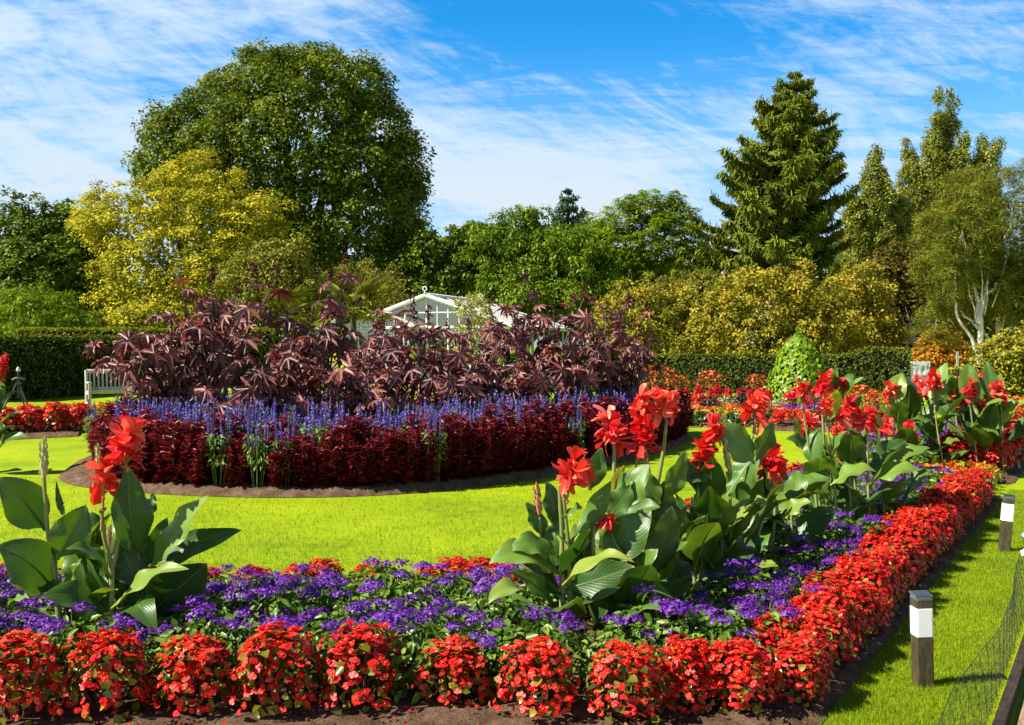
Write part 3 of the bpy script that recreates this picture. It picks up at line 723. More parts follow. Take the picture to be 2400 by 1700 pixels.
hedge('hedge', 'long clipped hedge at right, left of the climber cone', [gp(1180, 36.5), gp(1500, 35.5), gp(1830, 34.6)], 1.24, 1.2, g['hedge'], 3, ll=.085, dens=420)
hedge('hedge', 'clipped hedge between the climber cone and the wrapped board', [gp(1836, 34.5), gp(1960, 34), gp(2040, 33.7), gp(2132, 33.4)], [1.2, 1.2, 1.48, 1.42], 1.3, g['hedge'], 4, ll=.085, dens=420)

# ------------------------------------------------------------------ greenhouse
def plain(name, col, rough=.5, spec=.4, metallic=0.0):
    m, nt, b, out = newmat(name)
    b.inputs['Base Color'].default_value = (*col, 1); b.inputs['Roughness'].default_value = rough
    b.inputs['Specular IOR Level'].default_value = spec; b.inputs['Metallic'].default_value = metallic
    return m
M['white'] = surfmat('white_paint', [(.62, .62, .60), (.80, .80, .78)], 12, .5, .4, .05, .002)
mg, ntg, bgl, outg = newmat('greenhouse_glass')
bgl.inputs['Base Color'].default_value = (.85, .9, .88, 1); bgl.inputs['Roughness'].default_value = .04
trg = ntg.nodes.new('ShaderNodeBsdfTransparent'); trg.inputs[0].default_value = (.8, .86, .82, 1)
msg = ntg.nodes.new('ShaderNodeMixShader'); msg.inputs[0].default_value = .3
glg = ntg.nodes.new('ShaderNodeBsdfGlossy'); glg.inputs['Roughness'].default_value = .05
ntg.links.new(trg.outputs[0], msg.inputs[1]); ntg.links.new(glg.outputs[0], msg.inputs[2]); ntg.links.new(msg.outputs[0], outg.inputs[0])
M['glass'] = mg
def blindmat():
    m, nt, b, out = newmat('roof_blind')
    t = nt.nodes.new('ShaderNodeTexCoord'); wv = nt.nodes.new('ShaderNodeTexWave'); wv.wave_type = 'BANDS'; wv.bands_direction = 'X'
    wv.inputs['Scale'].default_value = 3.2; wv.inputs['Distortion'].default_value = .6; wv.inputs['Detail'].default_value = 2
    nt.links.new(t.outputs['Object'], wv.inputs['Vector'])
    n = nodenoise(nt, 1.3, 4, .6, stretch=(1, .25, 1))
    a = nt.nodes.new('ShaderNodeMath'); a.operation = 'MULTIPLY_ADD'; nt.links.new(wv.outputs['Fac'], a.inputs[0]); a.inputs[1].default_value = .4; nt.links.new(n, a.inputs[2])
    nt.links.new(ramp(nt, a.outputs[0], [(.30, .25, .19), (.50, .44, .36), (.62, .57, .49)], [.35, .6, .9]), b.inputs['Base Color'])
    b.inputs['Roughness'].default_value = .6
    bump(nt, b, wv.outputs['Fac'], .4, .03)
    return m
M['blind'] = blindmat()
def greenhouse():
    D0 = 45.0
    pk = P(1000, 694, D0); zr = pk[2]; ang = math.atan2(-(10.0), 3.3)   # local +y runs along the ridge, away from us
    t = thing('greenhouse', 'white framed greenhouse with pale shaded roof behind the dark red plants', 'greenhouse', (pk[0], pk[1], 0), math.atan2(-3.3, 10.0))
    W, L, ze = 3.75, 9.2, 2.42
    H = 2.4
    fr, gl, rf, wl = MB(), MB(), MB(), MB()
    def beam(a, b_, w=.11, mb=fr, sides=4):
        mb.tube([a, b_], w * .62, sides, 0)
    # roof planes with a hip at the far end
    hipx = L - H
    for s in (1, -1):
        rf.add([[0, -.12, zr - .02], [0, hipx, zr - .02], [s * (W + .15), L + .15, ze - .1], [s * (W + .15), -.12, ze - .1]], [[0, 1, 2, 3]] if s > 0 else [[3, 2, 1, 0]], 0, None, False)
        beam([0, -.14, zr + .02], [s * (W + .15), -.14, ze - .06], .16); beam([0, hipx, zr + .03], [s * (W + .17), L + .17, ze - .05], .12)
        beam([s * (W + .15), -.14, ze - .08], [s * (W + .15), L + .15, ze - .08], .16)
        for k in range(1, 9):
            y = k * L / 9; top = [0, min(y, hipx), zr + .015]
            if y > hipx: f = (y - hipx) / H; top = [s * W * f, y, zr - (zr - ze) * f + .015]
            beam(top, [s * (W + .1), y, ze - .045], .035)
        for k in range(12):
            y = .02 + k * (L - .1) / 11; beam([s * W, y, 0], [s * W, y, ze - .1], .07)
        gl.add([[s * W, 0, .6], [s * W, L, .6], [s * W, L, ze - .12], [s * W, 0, ze - .12]], [[0, 1, 2, 3]], 0, None, False)
        wl.box([s * W, L / 2, .3], [.14, L + .1, .6], 0)
    rf.add([[0, hipx, zr - .02], [W + .15, L + .15, ze - .1], [-W - .15, L + .15, ze - .1]], [[0, 1, 2]], 0, None, False)
    beam([0, -.2, zr + .06], [0, hipx, zr + .06], .12)
    beam([-W, -.03, ze - .1], [W, -.03, ze - .1], .13)
    for k in range(-7, 8):
        x = k * W / 7.5; beam([x, 0, 0], [x, 0, zr - (zr - ze) * abs(x) / W - .05], .05 if k % 2 else .08)
    beam([-W * .45, 0, zr - .72], [W * .45, 0, zr - .72], .05)
    gl.add([[-W, .02, .6], [W, .02, .6], [W, .02, ze - .1], [0, .02, zr - .05], [-W, .02, ze - .1]], [[0, 1, 2, 3, 4]], 0, None, False)
    wl.box([0, 0, .3], [2 * W, .14, .6], 0); wl.box([0, L, .3], [2 * W, .14, .6], 0)
    for k in range(-6, 7): beam([k * W / 6, L, 0], [k * W / 6, L, ze - .1], .06)
    # lower porch gable in front of the left half
    px_, pw, pl, pz = -1.55, 1.45, 1.7, zr - .78
    for s in (1, -1):
        rf.add([[px_, -pl, pz - .02], [px_, -.04, pz - .02], [px_ + s * (pw + .1), -.04, ze - .12], [px_ + s * (pw + .1), -pl, ze - .12]], [[0, 1, 2, 3]] if s > 0 else [[3, 2, 1, 0]], 0, None, False)
        beam([px_, -pl, pz + .02], [px_ + s * (pw + .12), -pl, ze - .09], .13); beam([px_ + s * (pw + .1), -pl, ze - .1], [px_ + s * (pw + .1), -.1, ze - .1], .1)
        beam([px_ + s * pw, -pl, 0], [px_ + s * pw, -pl, ze - .1], .1)
    beam([px_, -pl, pz + .03], [px_, -.1, pz + .03], .08); beam([px_ - pw, -pl, ze - .14], [px_ + pw, -pl, ze - .14], .12)
    for k in range(-3, 4):
        x = k * pw / 3.5; beam([px_ + x, -pl, 0], [px_ + x, -pl, pz - (pz - ze) * abs(x) / pw - .06], .035)
    gl.add([[px_ - pw, -pl + .03, .2], [px_ + pw, -pl + .03, .2], [px_ + pw, -pl + .03, ze - .12], [px_, -pl + .03, pz - .05], [px_ - pw, -pl + .03, ze - .12]], [[0, 1, 2, 3, 4]], 0, None, False)
    fr.obj('frame', M['white'], t); gl.obj('glazing', M['glass'], t); rf.obj('roof', M['blind'], t); wl.obj('base_wall', M['white'], t)
    for y in (-.2, hipx):
        f = MB(); f.tube([[0, y, zr + .05], [0, y, zr + .2]], .03, 6); th = np.linspace(0, 2 * math.pi, 15)
        f.tube(np.stack([.09 * np.cos(th), th * 0 + y, zr + .3 + .09 * np.sin(th)], -1), .025, 6); f.obj('finial', M['white'], t)
greenhouse()
tree('variegated_shrub', 'slim yellow green shrub tied to a cane before the greenhouse roof', 'shrub', 1110, 27,
     [(1108, 750, 32, 40), (1100, 715, 20, 24), (1125, 770, 32, 50), (1100, 800, 36, 40), (1128, 730, 18, 24)], leafmat('leaf_variegated', [(.12, .14, .02), (.36, .36, .07), (.62, .6, .22)], .3, .5), r0=.03, seed=91, dens=1.0, rc=.16, ll=.075, per=26, holes=.3, inner=1)
cb = MB(); b0 = P(1118, 960, 27); b0[2] = 0
cb.tube([[0, 0, 0], P(1128, 755, 27) - b0], .012, 6)
t = thing('garden_cane', 'bamboo cane holding up the slim yellow green shrub', 'cane', b0); cb.obj('stake', plain('cane', (.55, .42, .2), .6), t)
# fan palms behind the castor plants
def palm(label, px, pyc, D, seed, rfan=.55):
    rng = np.random.default_rng(seed); c = P(px, pyc, D); base = np.array([c[0], c[1], 0]); t = thing('fan_palm', label, 'palm', base)
    mb, tk = MB(), MB(); tk.tube([[0, 0, 0], [0, 0, c[2] * .6], [0, 0, c[2]]], [.09, .08, .07], 8)
    for k in range(14):
        a = k * 2.4; el = rng.uniform(-.35, 1.0); d = np.array([math.cos(a) * math.cos(el), math.sin(a) * math.cos(el), math.sin(el)])
        p0 = np.array([0, 0, c[2]]); p1 = p0 + d * .55; tk.tube([p0, p0 + d * .3 + [0, 0, .03], p1], .012, 5)
        up = nrm(np.array([0, 0, 1.0]) - d * d[2] + 1e-3); sd = np.cross(d, up)
        th = np.linspace(-2.0, 2.0, 22)
        dirs = np.cos(th)[:, None] * d + np.sin(th)[:, None] * sd - np.array([0, 0, .25])
        tv, tf, tt = leaf_t(.13, .2, .25, .4); mb.scatter(tv, tf, tt, np.tile(p1, (22, 1)), frames(np.tile(up, (22, 1)) + rng.normal(0, .1, (22, 3)), dirs), rfan * (1 - .12 * np.abs(th)), rng.uniform(.3, 1, 22), 0)
    mb.obj('fronds', g['olive'], t); tk.obj('trunk', M['bark'], t)
palm('fan palm rising behind the castor plants, left of the greenhouse', 828, 728, 26, 5)
palm('shorter fan palm half hidden behind the tallest castor plants', 670, 735, 28, 6, .5)

# ------------------------------------------------------------------ bench
M['teak'] = surfmat('weathered_teak', [(.22, .20, .18), (.40, .37, .33), (.48, .45, .41)], 9, .75, .25, .3, .004, (1, 1, .35))
def bench():
    b0 = G(200, 953); rz = math.radians(30)
    t = thing('garden_bench', 'weathered wooden slatted bench in front of the dark hedge', 'bench', b0, rz)
    L, Dp = 2.1, .52
    for x in (0.035, L / 2, L - .035):
        m = MB(); 
        m.box([x, -Dp, .30], [.07, .07, .60]); m.obj('front_leg', M['teak'], t)
        m = MB(); q = [[x, .0, 0], [x, .0, .42], [x, .10, .94]]
        for a, b_ in zip(q[:-1], q[1:]): m.tube([a, b_], .045, 4)
        m.obj('back_leg', M['teak'], t)
    for x in (0.035, L - .035):
        m = MB(); m.box([x, -Dp / 2 - .01, .625], [.085, Dp + .12, .04]); m.obj('armrest', M['teak'], t)
        m = MB(); m.box([x, -Dp / 2, .36], [.05, Dp - .08, .09]); m.obj('side_rail', M['teak'], t); m = MB(); m.box([x, -Dp / 2, .10], [.045, Dp - .08, .05]); m.obj('stretcher', M['teak'], t)
    m = MB()
    for k in range(6): m.box([L / 2, -Dp - .02 + k * .098, .425 - .004 * k], [L - .075, .078, .022])
    m.box([L / 2, -Dp, .375], [L - .15, .03, .07]); m.obj('seat', M['teak'], t)
    m = MB(); m.tube([[.04, .097, .905], [L - .04, .097, .905]], .055, 4); m.tube([[.04, .018, .47], [L - .04, .018, .47]], .04, 4)
    n = 19
    for k in range(n):
        x = .12 + k * (L - .24) / (n - 1); m.tube([[x, .02, .48], [x, .092, .89]], .026, 4)
    m.obj('backrest', M['teak'], t)
bench()
# tripod sprinkler
M['iron'] = plain('black_iron', (.02, .018, .016), .45, .5)
M['steel'] = plain('grey_steel', (.55, .55, .55), .35, .5, .8)
def sprinkler():
    b0 = G(43, 962); t = thing('tripod_sprinkler', 'black tripod lawn sprinkler beside the red bed at far left', 'sprinkler', b0)
    for a in (math.radians(200), math.radians(-20), math.radians(90)):
        m = MB(); m.tube([[.03 * math.cos(a), .03 * math.sin(a), .66], [.36 * math.cos(a), .36 * math.sin(a), 0]], .022, 7); m.obj('leg', M['iron'], t)
    m = MB(); m.tube([[0, 0, .3], [0, 0, .98]], .03, 8); m.box([0, 0, .66], [.11, .11, .06]); m.obj('riser', M['iron'], t)
    m = MB(); m.tube([[-.16, 0, .74], [-.06, 0, .78], [.06, 0, .78], [.17, 0, .75]], [.025, .03, .03, .02], 7); m.obj('arm', M['iron'], t)
    m = MB(); m.tube([[0, 0, .95], [0, 0, 1.0], [0, 0, 1.03], [0, 0, 1.06]], [.05, .055, .03, .022], 10); m.obj('nozzle', M['steel'], t)
sprinkler()
# wrapped board, post, rope
def board():
    D = 32.2; b0 = P(2157, 900, D); b0[2] = 0; t = thing('wrapped_board', 'notice board wrapped in pale wrinkled plastic at the hedge end', 'board', b0, math.radians(-6))
    w, z0, z1 = .52, .42, 1.05
    m = MB(); m.box([0, 0, (z0 + z1) / 2], [w - .06, .05, z1 - z0 - .04]); m.obj('panel', plain('panel_grey', (.35, .37, .38)), t)
    m = MB(); n = 34; xs = np.linspace(-w / 2 + .02, w / 2 - .02, n); zs = np.linspace(z0, z1 - .02, n); A, B = np.meshgrid(xs, zs)
    dy = -.045 - .018 * np.abs(np.sin(9 * A + 14 * B + 2.5 * np.sin(5 * A - 8 * B))) ** 2 - .012 * np.sin(22 * B - 8 * A * A * 6)
    v = np.stack([A, dy, B], -1).reshape(-1, 3); i = (np.arange(n - 1)[:, None] * n + np.arange(n - 1)[None]).reshape(-1)
    m.add(v, np.stack([i, i + 1, i + n + 1, i + n], -1)); pl = surfmat('plastic_wrap', [(.30, .34, .36), (.46, .49, .50)], 9, .25, .6, .5, .01); m.obj('plastic_sheet', pl, t)
    for s in (-1, 1):
        m = MB(); m.box([s * w / 2, 0, z1 / 2 + .01], [.04, .05, z1 + .02]); m.obj('post', M['white'] if s > 0 else M['steel'], t)
    m = MB(); m.box([0, 0, z1 + .01], [w + .06, .06, .035]); m.obj('top_rail', M['white'], t)
    m = MB(); m.box([0, .0, .25], [w - .05, .04, .3]); m.obj('lower_panel', plain('dark_panel', (.06, .065, .07)), t)
board()
pb = P(2244, 893, 37); pb[2] = 0; t = thing('thin_post', 'thin post, grey above and black below, right of the orange shrub', 'post', pb)
m = MB(); m.tube([[0, 0, 0], [0, 0, .74]], .035, 8); m.obj('pole', M['iron'], t)
m = MB(); m.box([0, 0, 1.05], [.075, .05, .62]); m.obj('upper_sleeve', plain('post_grey', (.33, .34, .36), .5), t)
rb = MB(); p0, p1 = P(1985, 926, 29), P(2180, 934, 26); s_ = np.linspace(0, 1, 24)[:, None]; q = p0 + (p1 - p0) * s_; q[:, 2] -= .05 * np.sin(s_[:, 0] * math.pi)
rb.tube(q - p0, .007, 5)
for qq in (q[0] - p0, q[-1] - p0): rb.tube([[qq[0], qq[1], -p0[2]], [qq[0], qq[1], qq[2] + .03]], .012, 5)
o = rb.obj('rope_barrier', plain('rope', (.5, .45, .25), .8)); o.location = tuple(p0); tag(o, 'thin straw rope strung in front of the right hedge', 'rope')
dry = MB(); 
A_ = [gp(2120, 31), gp(2300, 31), gp(2420, 60), gp(2050, 60)]
dry.add([[*p, .004] for p in A_], [[0, 1, 2, 3]], 0, None, False)
tag(dry.obj('dry_lawn', surfmat('dry_grass', [(.22, .19, .03), (.40, .33, .07), (.5, .42, .12)], 2.5, .9, .1, .3, .02)), None, None, kind='structure')
# climber cone
def topiary():
    D = 28.6; b0 = P(1872, 945, D); b0[2] = 0; t = thing('climber_cone', 'bright green cone of climbing heart-shaped leaves before the hedge', 'climbing plant', b0)
    rng = np.random.default_rng(3); H = 1.86
    def rad(z): return .76 * (1 - (z / H) ** 1.7) ** .62 * (1.0 + .10 * np.exp(-((z - .2) / .3) ** 2)) + .03
    n = 3400; z = rng.uniform(0, 1, n) ** .95 * H; a = rng.uniform(0, 2 * math.pi, n); r = rad(z) * (1 + .07 * sinnoise(a * 2, z * 3, 1.4)) + rng.normal(0, .03, n)
    p = np.stack([r * np.cos(a), r * np.sin(a), z], -1); N = np.stack([np.cos(a), np.sin(a), .45 + 0 * a], -1)
    tv, tf, tt = leaf_t(1.0, .1, .12, .28); mb = MB()
    mb.scatter(tv, tf, tt, p, frames(N + rng.normal(0, .28, (n, 3)), np.array([0, 0, -1.0]) + rng.normal(0, .45, (n, 3)) + N * .25), .105 * rng.uniform(.6, 1.3, n), np.clip(rng.normal(.55, .2, n), 0, 1), 0)
    m = 60; p = np.stack([rng.normal(0, .04, m), rng.normal(0, .04, m), rng.uniform(H - .05, H + .2, m)], -1); mb.scatter(tv, tf, tt, p, frames(rdir(m, rng), rdir(m, rng)), .06, .5, 0)
    mb.obj('leaves', leafmat('leaf_climber', [(.06, .13, .004), (.20, .34, .01), (.33, .46, .02)], .3, .4, .35), t)
    c = MB(); zs = np.linspace(0, H * .97, 14); c.tube(np.stack([zs * 0, zs * 0, zs], -1), np.maximum(rad(zs) - .12, .02), 20); c.obj('frame', M['core'], t)
topiary()

# ------------------------------------------------------------------ solar bollards
M['brown_post'] = surfmat('bollard_body', [(.035, .026, .014), (.065, .05, .025), (.14, .11, .06)], 60, .5, .45, .15, .002, (1, 1, .3), pos=[.3, .5, .75])
M['diffuser'] = plain('white_diffuser', (.85, .85, .86), .3, .5)
M['cap'] = plain('clear_cap', (.10, .12, .14), .3, .4)
M['solar'] = plain('solar_cell', (.012, .016, .035), .12, .6)
def bev(mb, c, d, r=.006, mat=0, z0=None):
    """Square section with rounded corners, extruded upright."""
    w, dd, h = d; pts = []
    for sx, sy, a0 in ((1, 1, 0), (-1, 1, 90), (-1, -1, 180), (1, -1, 270)):
        for a in (0, 30, 60, 90):
            an = math.radians(a0 + a); pts.append([sx * (w / 2 - r) + r * math.cos(an), sy * (dd / 2 - r) + r * math.sin(an)])
    pts = np.array(pts); k = len(pts); lv = []
    for z, s in ((-h / 2, 1), (h / 2 - r * .5, 1), (h / 2, 1 - 2 * r * .5 / w)): lv.append(np.c_[pts * s, np.full(k, z)])
    v = np.concatenate(lv) + np.asarray(c); j = np.arange(k); jj = (j + 1) % k
    for q in range(2): mb.add(v, np.stack([q * k + j, q * k + jj, (q + 1) * k + jj, (q + 1) * k + j], -1), mat, .5, False)
    mb.add(v[2 * k:], [list(range(k))], mat, .5, False)
def bollard(label, loc, rz, tilt):
    t = thing('solar_bollard', label, 'garden light', loc, rz, 'solar bollards beside the path'); t.rotation_euler = (tilt[0], tilt[1], rz)
    m = MB(); bev(m, [0, 0, .118], [.078, .078, .236]); m.obj('post', M['brown_post'], t)
    m = MB(); bev(m, [0, 0, .303], [.081, .081, .134], .009); m.obj('diffuser', M['diffuser'], t)
    m = MB(); bev(m, [0, 0, .389], [.078, .078, .038]); m.obj('collar', M['brown_post'], t)
    m = MB(); bev(m, [0, 0, .414], [.080, .080, .016], .01); m.obj('cap', M['cap'], t)
    m = MB(); M3 = np.array([[1, 0, 0], [0, .995, -.1], [0, .1, .995]]); m.box([0, 0, .428], [.082, .078, .008], M=M3); 
    s = m.obj('solar_lid', M['cap'], t)
    m = MB()
    for sx in (-1, 1): m.box([sx * .019, -.0006, .4332], [.034, .066, .003], M=M3)
    m.obj('solar_cell', M['solar'], s)
bollard('nearer brown solar bollard with broad white band, on the lawn strip', G(2163, 1606), math.radians(3), (0, math.radians(-1.2)))
bollard('farther brown solar bollard, leaning slightly, where the lawn strip narrows', G(2353, 1292), math.radians(-14), (math.radians(-3), math.radians(5.5)))
# low net along the path edge
def net():
    rng = np.random.default_rng(2); mb, tb, st = MB(), MB(), MB(); o = np.array([*pedge(0), 0.0])
    Ln, Hn, nx, nz = 11.0, .34, 420, 13
    def pt(u, w):
        q = pedge(-2.6 + u * Ln); sag = .018 * np.sin(u * 31) ** 2 + .008 * np.sin(u * 97)
        h = (Hn - sag) * w
        lean = .03 * np.sin(u * 23 + 1) * w - .01 * w
        n2 = np.array([-EDGED[1], EDGED[0]])
        return np.array([q[0] + n2[0] * -lean, q[1] + n2[1] * -lean, h + .01]) - o
    us = np.linspace(0, 1, 420)
    for j in range(nz + 1):
        w = j / nz; mb.tube(np.array([pt(u + .002 * math.sin(j * 3 + u * 300), w + (.018 * math.sin(u * 220 + j * 2) if 0 < j < nz else 0)) for u in us]),   .0006 if j < nz else .0018, 3, cap=False)
    for i in range(nx + 1):
        u = i / nx; mb.tube(np.array([pt(u + .003 * math.sin(w * 8 + i), w) for w in np.linspace(0, 1, 5)]), .0006, 3, cap=False)
    t = thing('garden_net', 'low black garden net sagging along the path edge', 'net', o)
    mb.obj('mesh', plain('net_black', (.03, .03, .03), .6, .3), t)
    for u in np.linspace(.62, .95, 3):
        s = MB(); q = pt(u, 0); s.tube([q - [0, 0, .05], [q[0], q[1], .36]], .006, 6); s.obj('stake', M['iron'], t)
net()
gs = G(2400, 1312) + np.array([.045, .05, 0]); t = thing('garden_stake_light', 'low grey spike light at the right edge of the picture', 'garden light', gs)
m = MB(); m.tube([[0, 0, 0], [0, 0, .14]], .015, 8); m.obj('spike', M['iron'], t)
m = MB(); m.tube([[0, 0, .13], [0, 0, .16], [0, 0, .17], [0, 0, .2]], [.02, .05, .055, .015], 12); m.obj('lamp_head', M['steel'], t)
m = MB(); m.tube([[0, 0, .02], [0, 0, .05], [0, 0, .07]], [.04, .045, .02], 12); m.obj('collar', M['diffuser'], t)

# ------------------------------------------------------------------ bedding plants
M['begonia'] = leafmat('begonia_petal', [(.40, .004, .005), (.66, .010, .010), (.80, .035, .022), (.84, .12, .065)], .3, .42, .3, objvar=.25)
M['yellow_eye'] = plain('begonia_eye', (.80, .42, .01), .5)
M['begonia_leaf'] = leafmat('begonia_leaf', [(.05, .045, .006), (.13, .13, .008), (.35, .27, .02), (.40, .12, .02)], .25, .3, .5)
M['helio_leaf'] = leafmat('heliotrope_leaf', [(.03, .075, .006), (.10, .19, .013), (.24, .33, .03)], .25, .4, .4, rib=((.16, .26, .05), .12))
M['helio'] = leafmat('heliotrope_floret', [(.05, .006, .13), (.155, .020, .38), (.30, .07, .60)], .2, .5, .3, objvar=.2)
M['salvia_leaf'] = leafmat('salvia_leaf', [(.05, .10, .015), (.17, .27, .03), (.36, .46, .10)], .3, .45, .35)
M['salvia'] = leafmat('salvia_floret', [(.045, .016, .20), (.095, .034, .44), (.21, .11, .66)], .2, .5, .3)
M['maroon'] = leafmat('maroon_leaf', [(.022, .004, .006), (.085, .006, .013), (.20, .012, .024), (.34, .04, .045)], .2, .42, .45, tcol=(1.3, .6, .6))
M['stalk'] = plain('green_stalk', (.10, .16, .03), .5)
M['red_stalk'] = plain('red_stalk', (.10, .03, .02), .5)
def petal_t(w=1.0):
    v = np.array([[0, 0, 0], [.42 * w, .35, .07], [.40 * w, .8, .05], [0, 1.0, -.03], [-.40 * w, .8, .05], [-.42 * w, .35, .07]])
    return v, np.array([[0, 1, 2, 3], [0, 3, 4, 5]]), np.array([[0, 0], [1, .4], [1, .8], [0, 1], [-1, .8], [-1, .4]], float)
def flower_t():
    """Begonia flower, about one unit across: two broad and two small petals."""
    pv, pf, pt = petal_t(); V, Fc, T = [], [], []
    for a, s, zz in ((0, .56, .02), (180, .56, .0), (90, .42, .05), (270, .42, .06)):
        an = math.radians(a); R = np.array([[math.cos(an), -math.sin(an), 0], [math.sin(an), math.cos(an), 0], [0, 0, 1]])
        Fc.append(pf + 6 * len(V)); V.append((pv * [s * 1.1, s, s] + [0, 0, zz]) @ R.T); T.append(pt)
    return np.concatenate(V), np.concatenate(Fc), np.concatenate(T)
FLW = flower_t()
EYE_T = (np.array([[.1, 0, .13], [0, .1, .13], [-.1, 0, .13], [0, -.1, .13], [0, 0, .22]]) , np.array([[0, 1, 4], [1, 2, 4], [2, 3, 4], [3, 0, 4]]), np.zeros((5, 2)))
def begonia(seed, lush=1.0, nfl=250, r=.165, h=.36, near=True):
    rng = np.random.default_rng(seed)
    t = thing('begonia_plant', 'red begonia', 'begonia')
    fo, fl = MB(), MB()
    def dome(n, lo, hi, zlo, bias=1.0):
        a = rng.uniform(0, 2 * math.pi, n); v = rng.uniform(zlo, 1, n) ** bias
        el = v * math.pi / 2; k = rng.uniform(lo, hi, n) * (1 + .10 * np.sin(3 * a + seed) + .07 * np.sin(5 * a + 2 * seed))
        p = np.stack([r * np.cos(el) ** .55 * np.cos(a) * k, r * np.cos(el) ** .55 * np.sin(a) * k, .03 + (h - .03) * np.sin(el) ** .9 * (.6 + .4 * k)], -1)
        N = nrm(np.stack([np.cos(a) * np.cos(el), np.sin(a) * np.cos(el), np.sin(el) * .8 + .15], -1)); return p, N, v
    n = 190 if near else 60; p, N, v = dome(n, .55, .98, 0.0); tv, tf, tt = leaf_t(.9, .18, .1, .35)
    fo.scatter(tv, tf, tt, p, frames(N + rng.normal(0, .4, (n, 3)), N + rng.normal(0, .7, (n, 3))), rng.uniform(.03, .052, n) * (1 if near else 1.5), np.clip(rng.normal(.5, .25, n) - .2 * v, 0, 1), 0)
    for k in range(14):
        a = rng.uniform(0, 6.28); q = rng.uniform(.3, .8); fo.tube([[.03 * math.cos(a), .03 * math.sin(a), 0], [r * q * math.cos(a) * .8, r * q * math.sin(a) * .8, h * .5], [r * q * math.cos(a), r * q * math.sin(a), h * .8]], .006, 4, 1, cap=False)
    fo.obj('foliage', [M['begonia_leaf'], M['red_stalk']], t)
    n = int(nfl * lush); p, N, v = dome(n, .82, 1.10, .03, .85)
    fr = frames(N + rng.normal(0, .38, (n, 3)) + [0, 0, .15], rng.normal(size=(n, 3))); sc = rng.uniform(.027, .041, n) * (1 if near else 1.35)
    var = np.clip(rng.normal(.45, .24, n), 0, 1)
    tv, tf, tt = FLW; fl.scatter(tv, tf, tt, p, fr, sc, var, 0)
    if near:
        tv, tf, tt = EYE_T; k = rng.random(n) < .6; fl.scatter(tv, tf, tt, p[k], fr[k], sc[k] * .8, .5, 1)
    fl.obj('flowers', [M['begonia'], M['yellow_eye']], t)
    return t
NEARB = [begonia(100 + k, nfl=n_) for k, n_ in enumerate((340, 320, 380, 350, 300, 330))]
rg = np.random.default_rng(17)
kb = Kinds(NEARB[:])
ke = Kinds([begonia(120 + k, nfl=480) for k in range(5)])
front = [(18, 1712, 1.12, 1.1, 'red begonia cut by the left edge of the picture, in the front row'), (232, 1696, 1.12, 1.08, 'tall full red begonia below the tall canna at left, in the front row'),
         (442, 1690, 1.02, .98, 'red begonia with a gap on its left, third from the left in the front row'), (634, 1692, 1.10, 1.12, 'large dense red begonia, fourth from the left in the front row'),
         (838, 1678, 1.12, 1.08, 'tall loose red begonia with dark shaded right side in the front row'), (1058, 1668, .94, .86, 'smallest neat red begonia in the middle of the front row'),
         (1262, 1700, 1.0, .98, 'domed red begonia with yellow green leaves at its foot, below the spreading cannas'), (1474, 1712, 1.06, .98, 'red begonia beside the purple flower tuft, last before the bed corner')]
for px, py, sw, sh, lab in front:
    q = G(px, py + 18) + [0, .09, .03]
    kb.put(q, rg.uniform(0, 6.28), (sw * .98, sw * .98, sh * .88), lab, 'red begonias edging the front of the bed')
# double row along the lawn edge: nothing in the picture tells these apart
EL = 'red begonia in the unbroken double row edging the purple flowers beside the lawn strip'
tt_ = 0.12
while tt_ < TEND - .3:
    for off in (.17, .31):
        q = edge(tt_ + rg.uniform(-.05, .05) + (.11 if off > .3 else 0), off + rg.uniform(-.03, .03)); s = rg.uniform(.68, .88)
        ke.put([*q, .03], rg.uniform(0, 6.28), (s, s, s * rg.uniform(.85, 1.12)), EL, 'red begonias edging the bed beside the lawn strip')
    tt_ += .20
for (x, y) in ((.76, 4.50), (.96, 4.50)):
    ke.put([x, y, .03], 1, (.95, .95, .80), EL, 'red begonias edging the bed beside the lawn strip')
# thin row on the inner, lawn side, seen beyond the purple flowers
IL = 'red begonia on the far edge of the purple bed, against the inner lawn'
for px, py in ((-20, 1392), (45, 1392), (80, 1410), (385, 1372), (480, 1368), (590, 1372), (700, 1362), (760, 1352), (872, 1366), (1010, 1352), (1065, 1345), (1125, 1350), (1175, 1362), (1230, 1370)):
    q = G(px, py, .12); s = rg.uniform(.75, .95); kb.put([q[0], q[1], .02], rg.uniform(0, 6.28), (s, s, s * rg.uniform(.55, .75)), IL, 'red begonias along the inner lawn edge')
for t_ in np.arange(3.4, TEND - .6, .8):
    q = edge(t_ + rg.uniform(-.1, .1), 1.88); s = rg.uniform(.8, .95); kb.put([*q, .02], rg.uniform(0, 6.28), s, IL, 'red begonias along the inner lawn edge')
# the next bed beyond the lime strip
FARB = [begonia(140 + k, nfl=200, near=False) for k in range(4)]
kf = Kinds(FARB)
NL = 'red begonia in the next bed at right, beyond the lime green strip'
for t_ in np.arange(TEND + 1.75, 16.5, .27):
    for off in (.25, .5, .76) if t_ < 14 else (.3, .6):
        q = edge(t_ + rg.uniform(-.06, .06), off + rg.uniform(-.04, .04)); s = rg.uniform(1.0, 1.2); kf.put([*q, .03], rg.uniform(0, 6.28), s, NL, 'red begonias of the next bed at right')

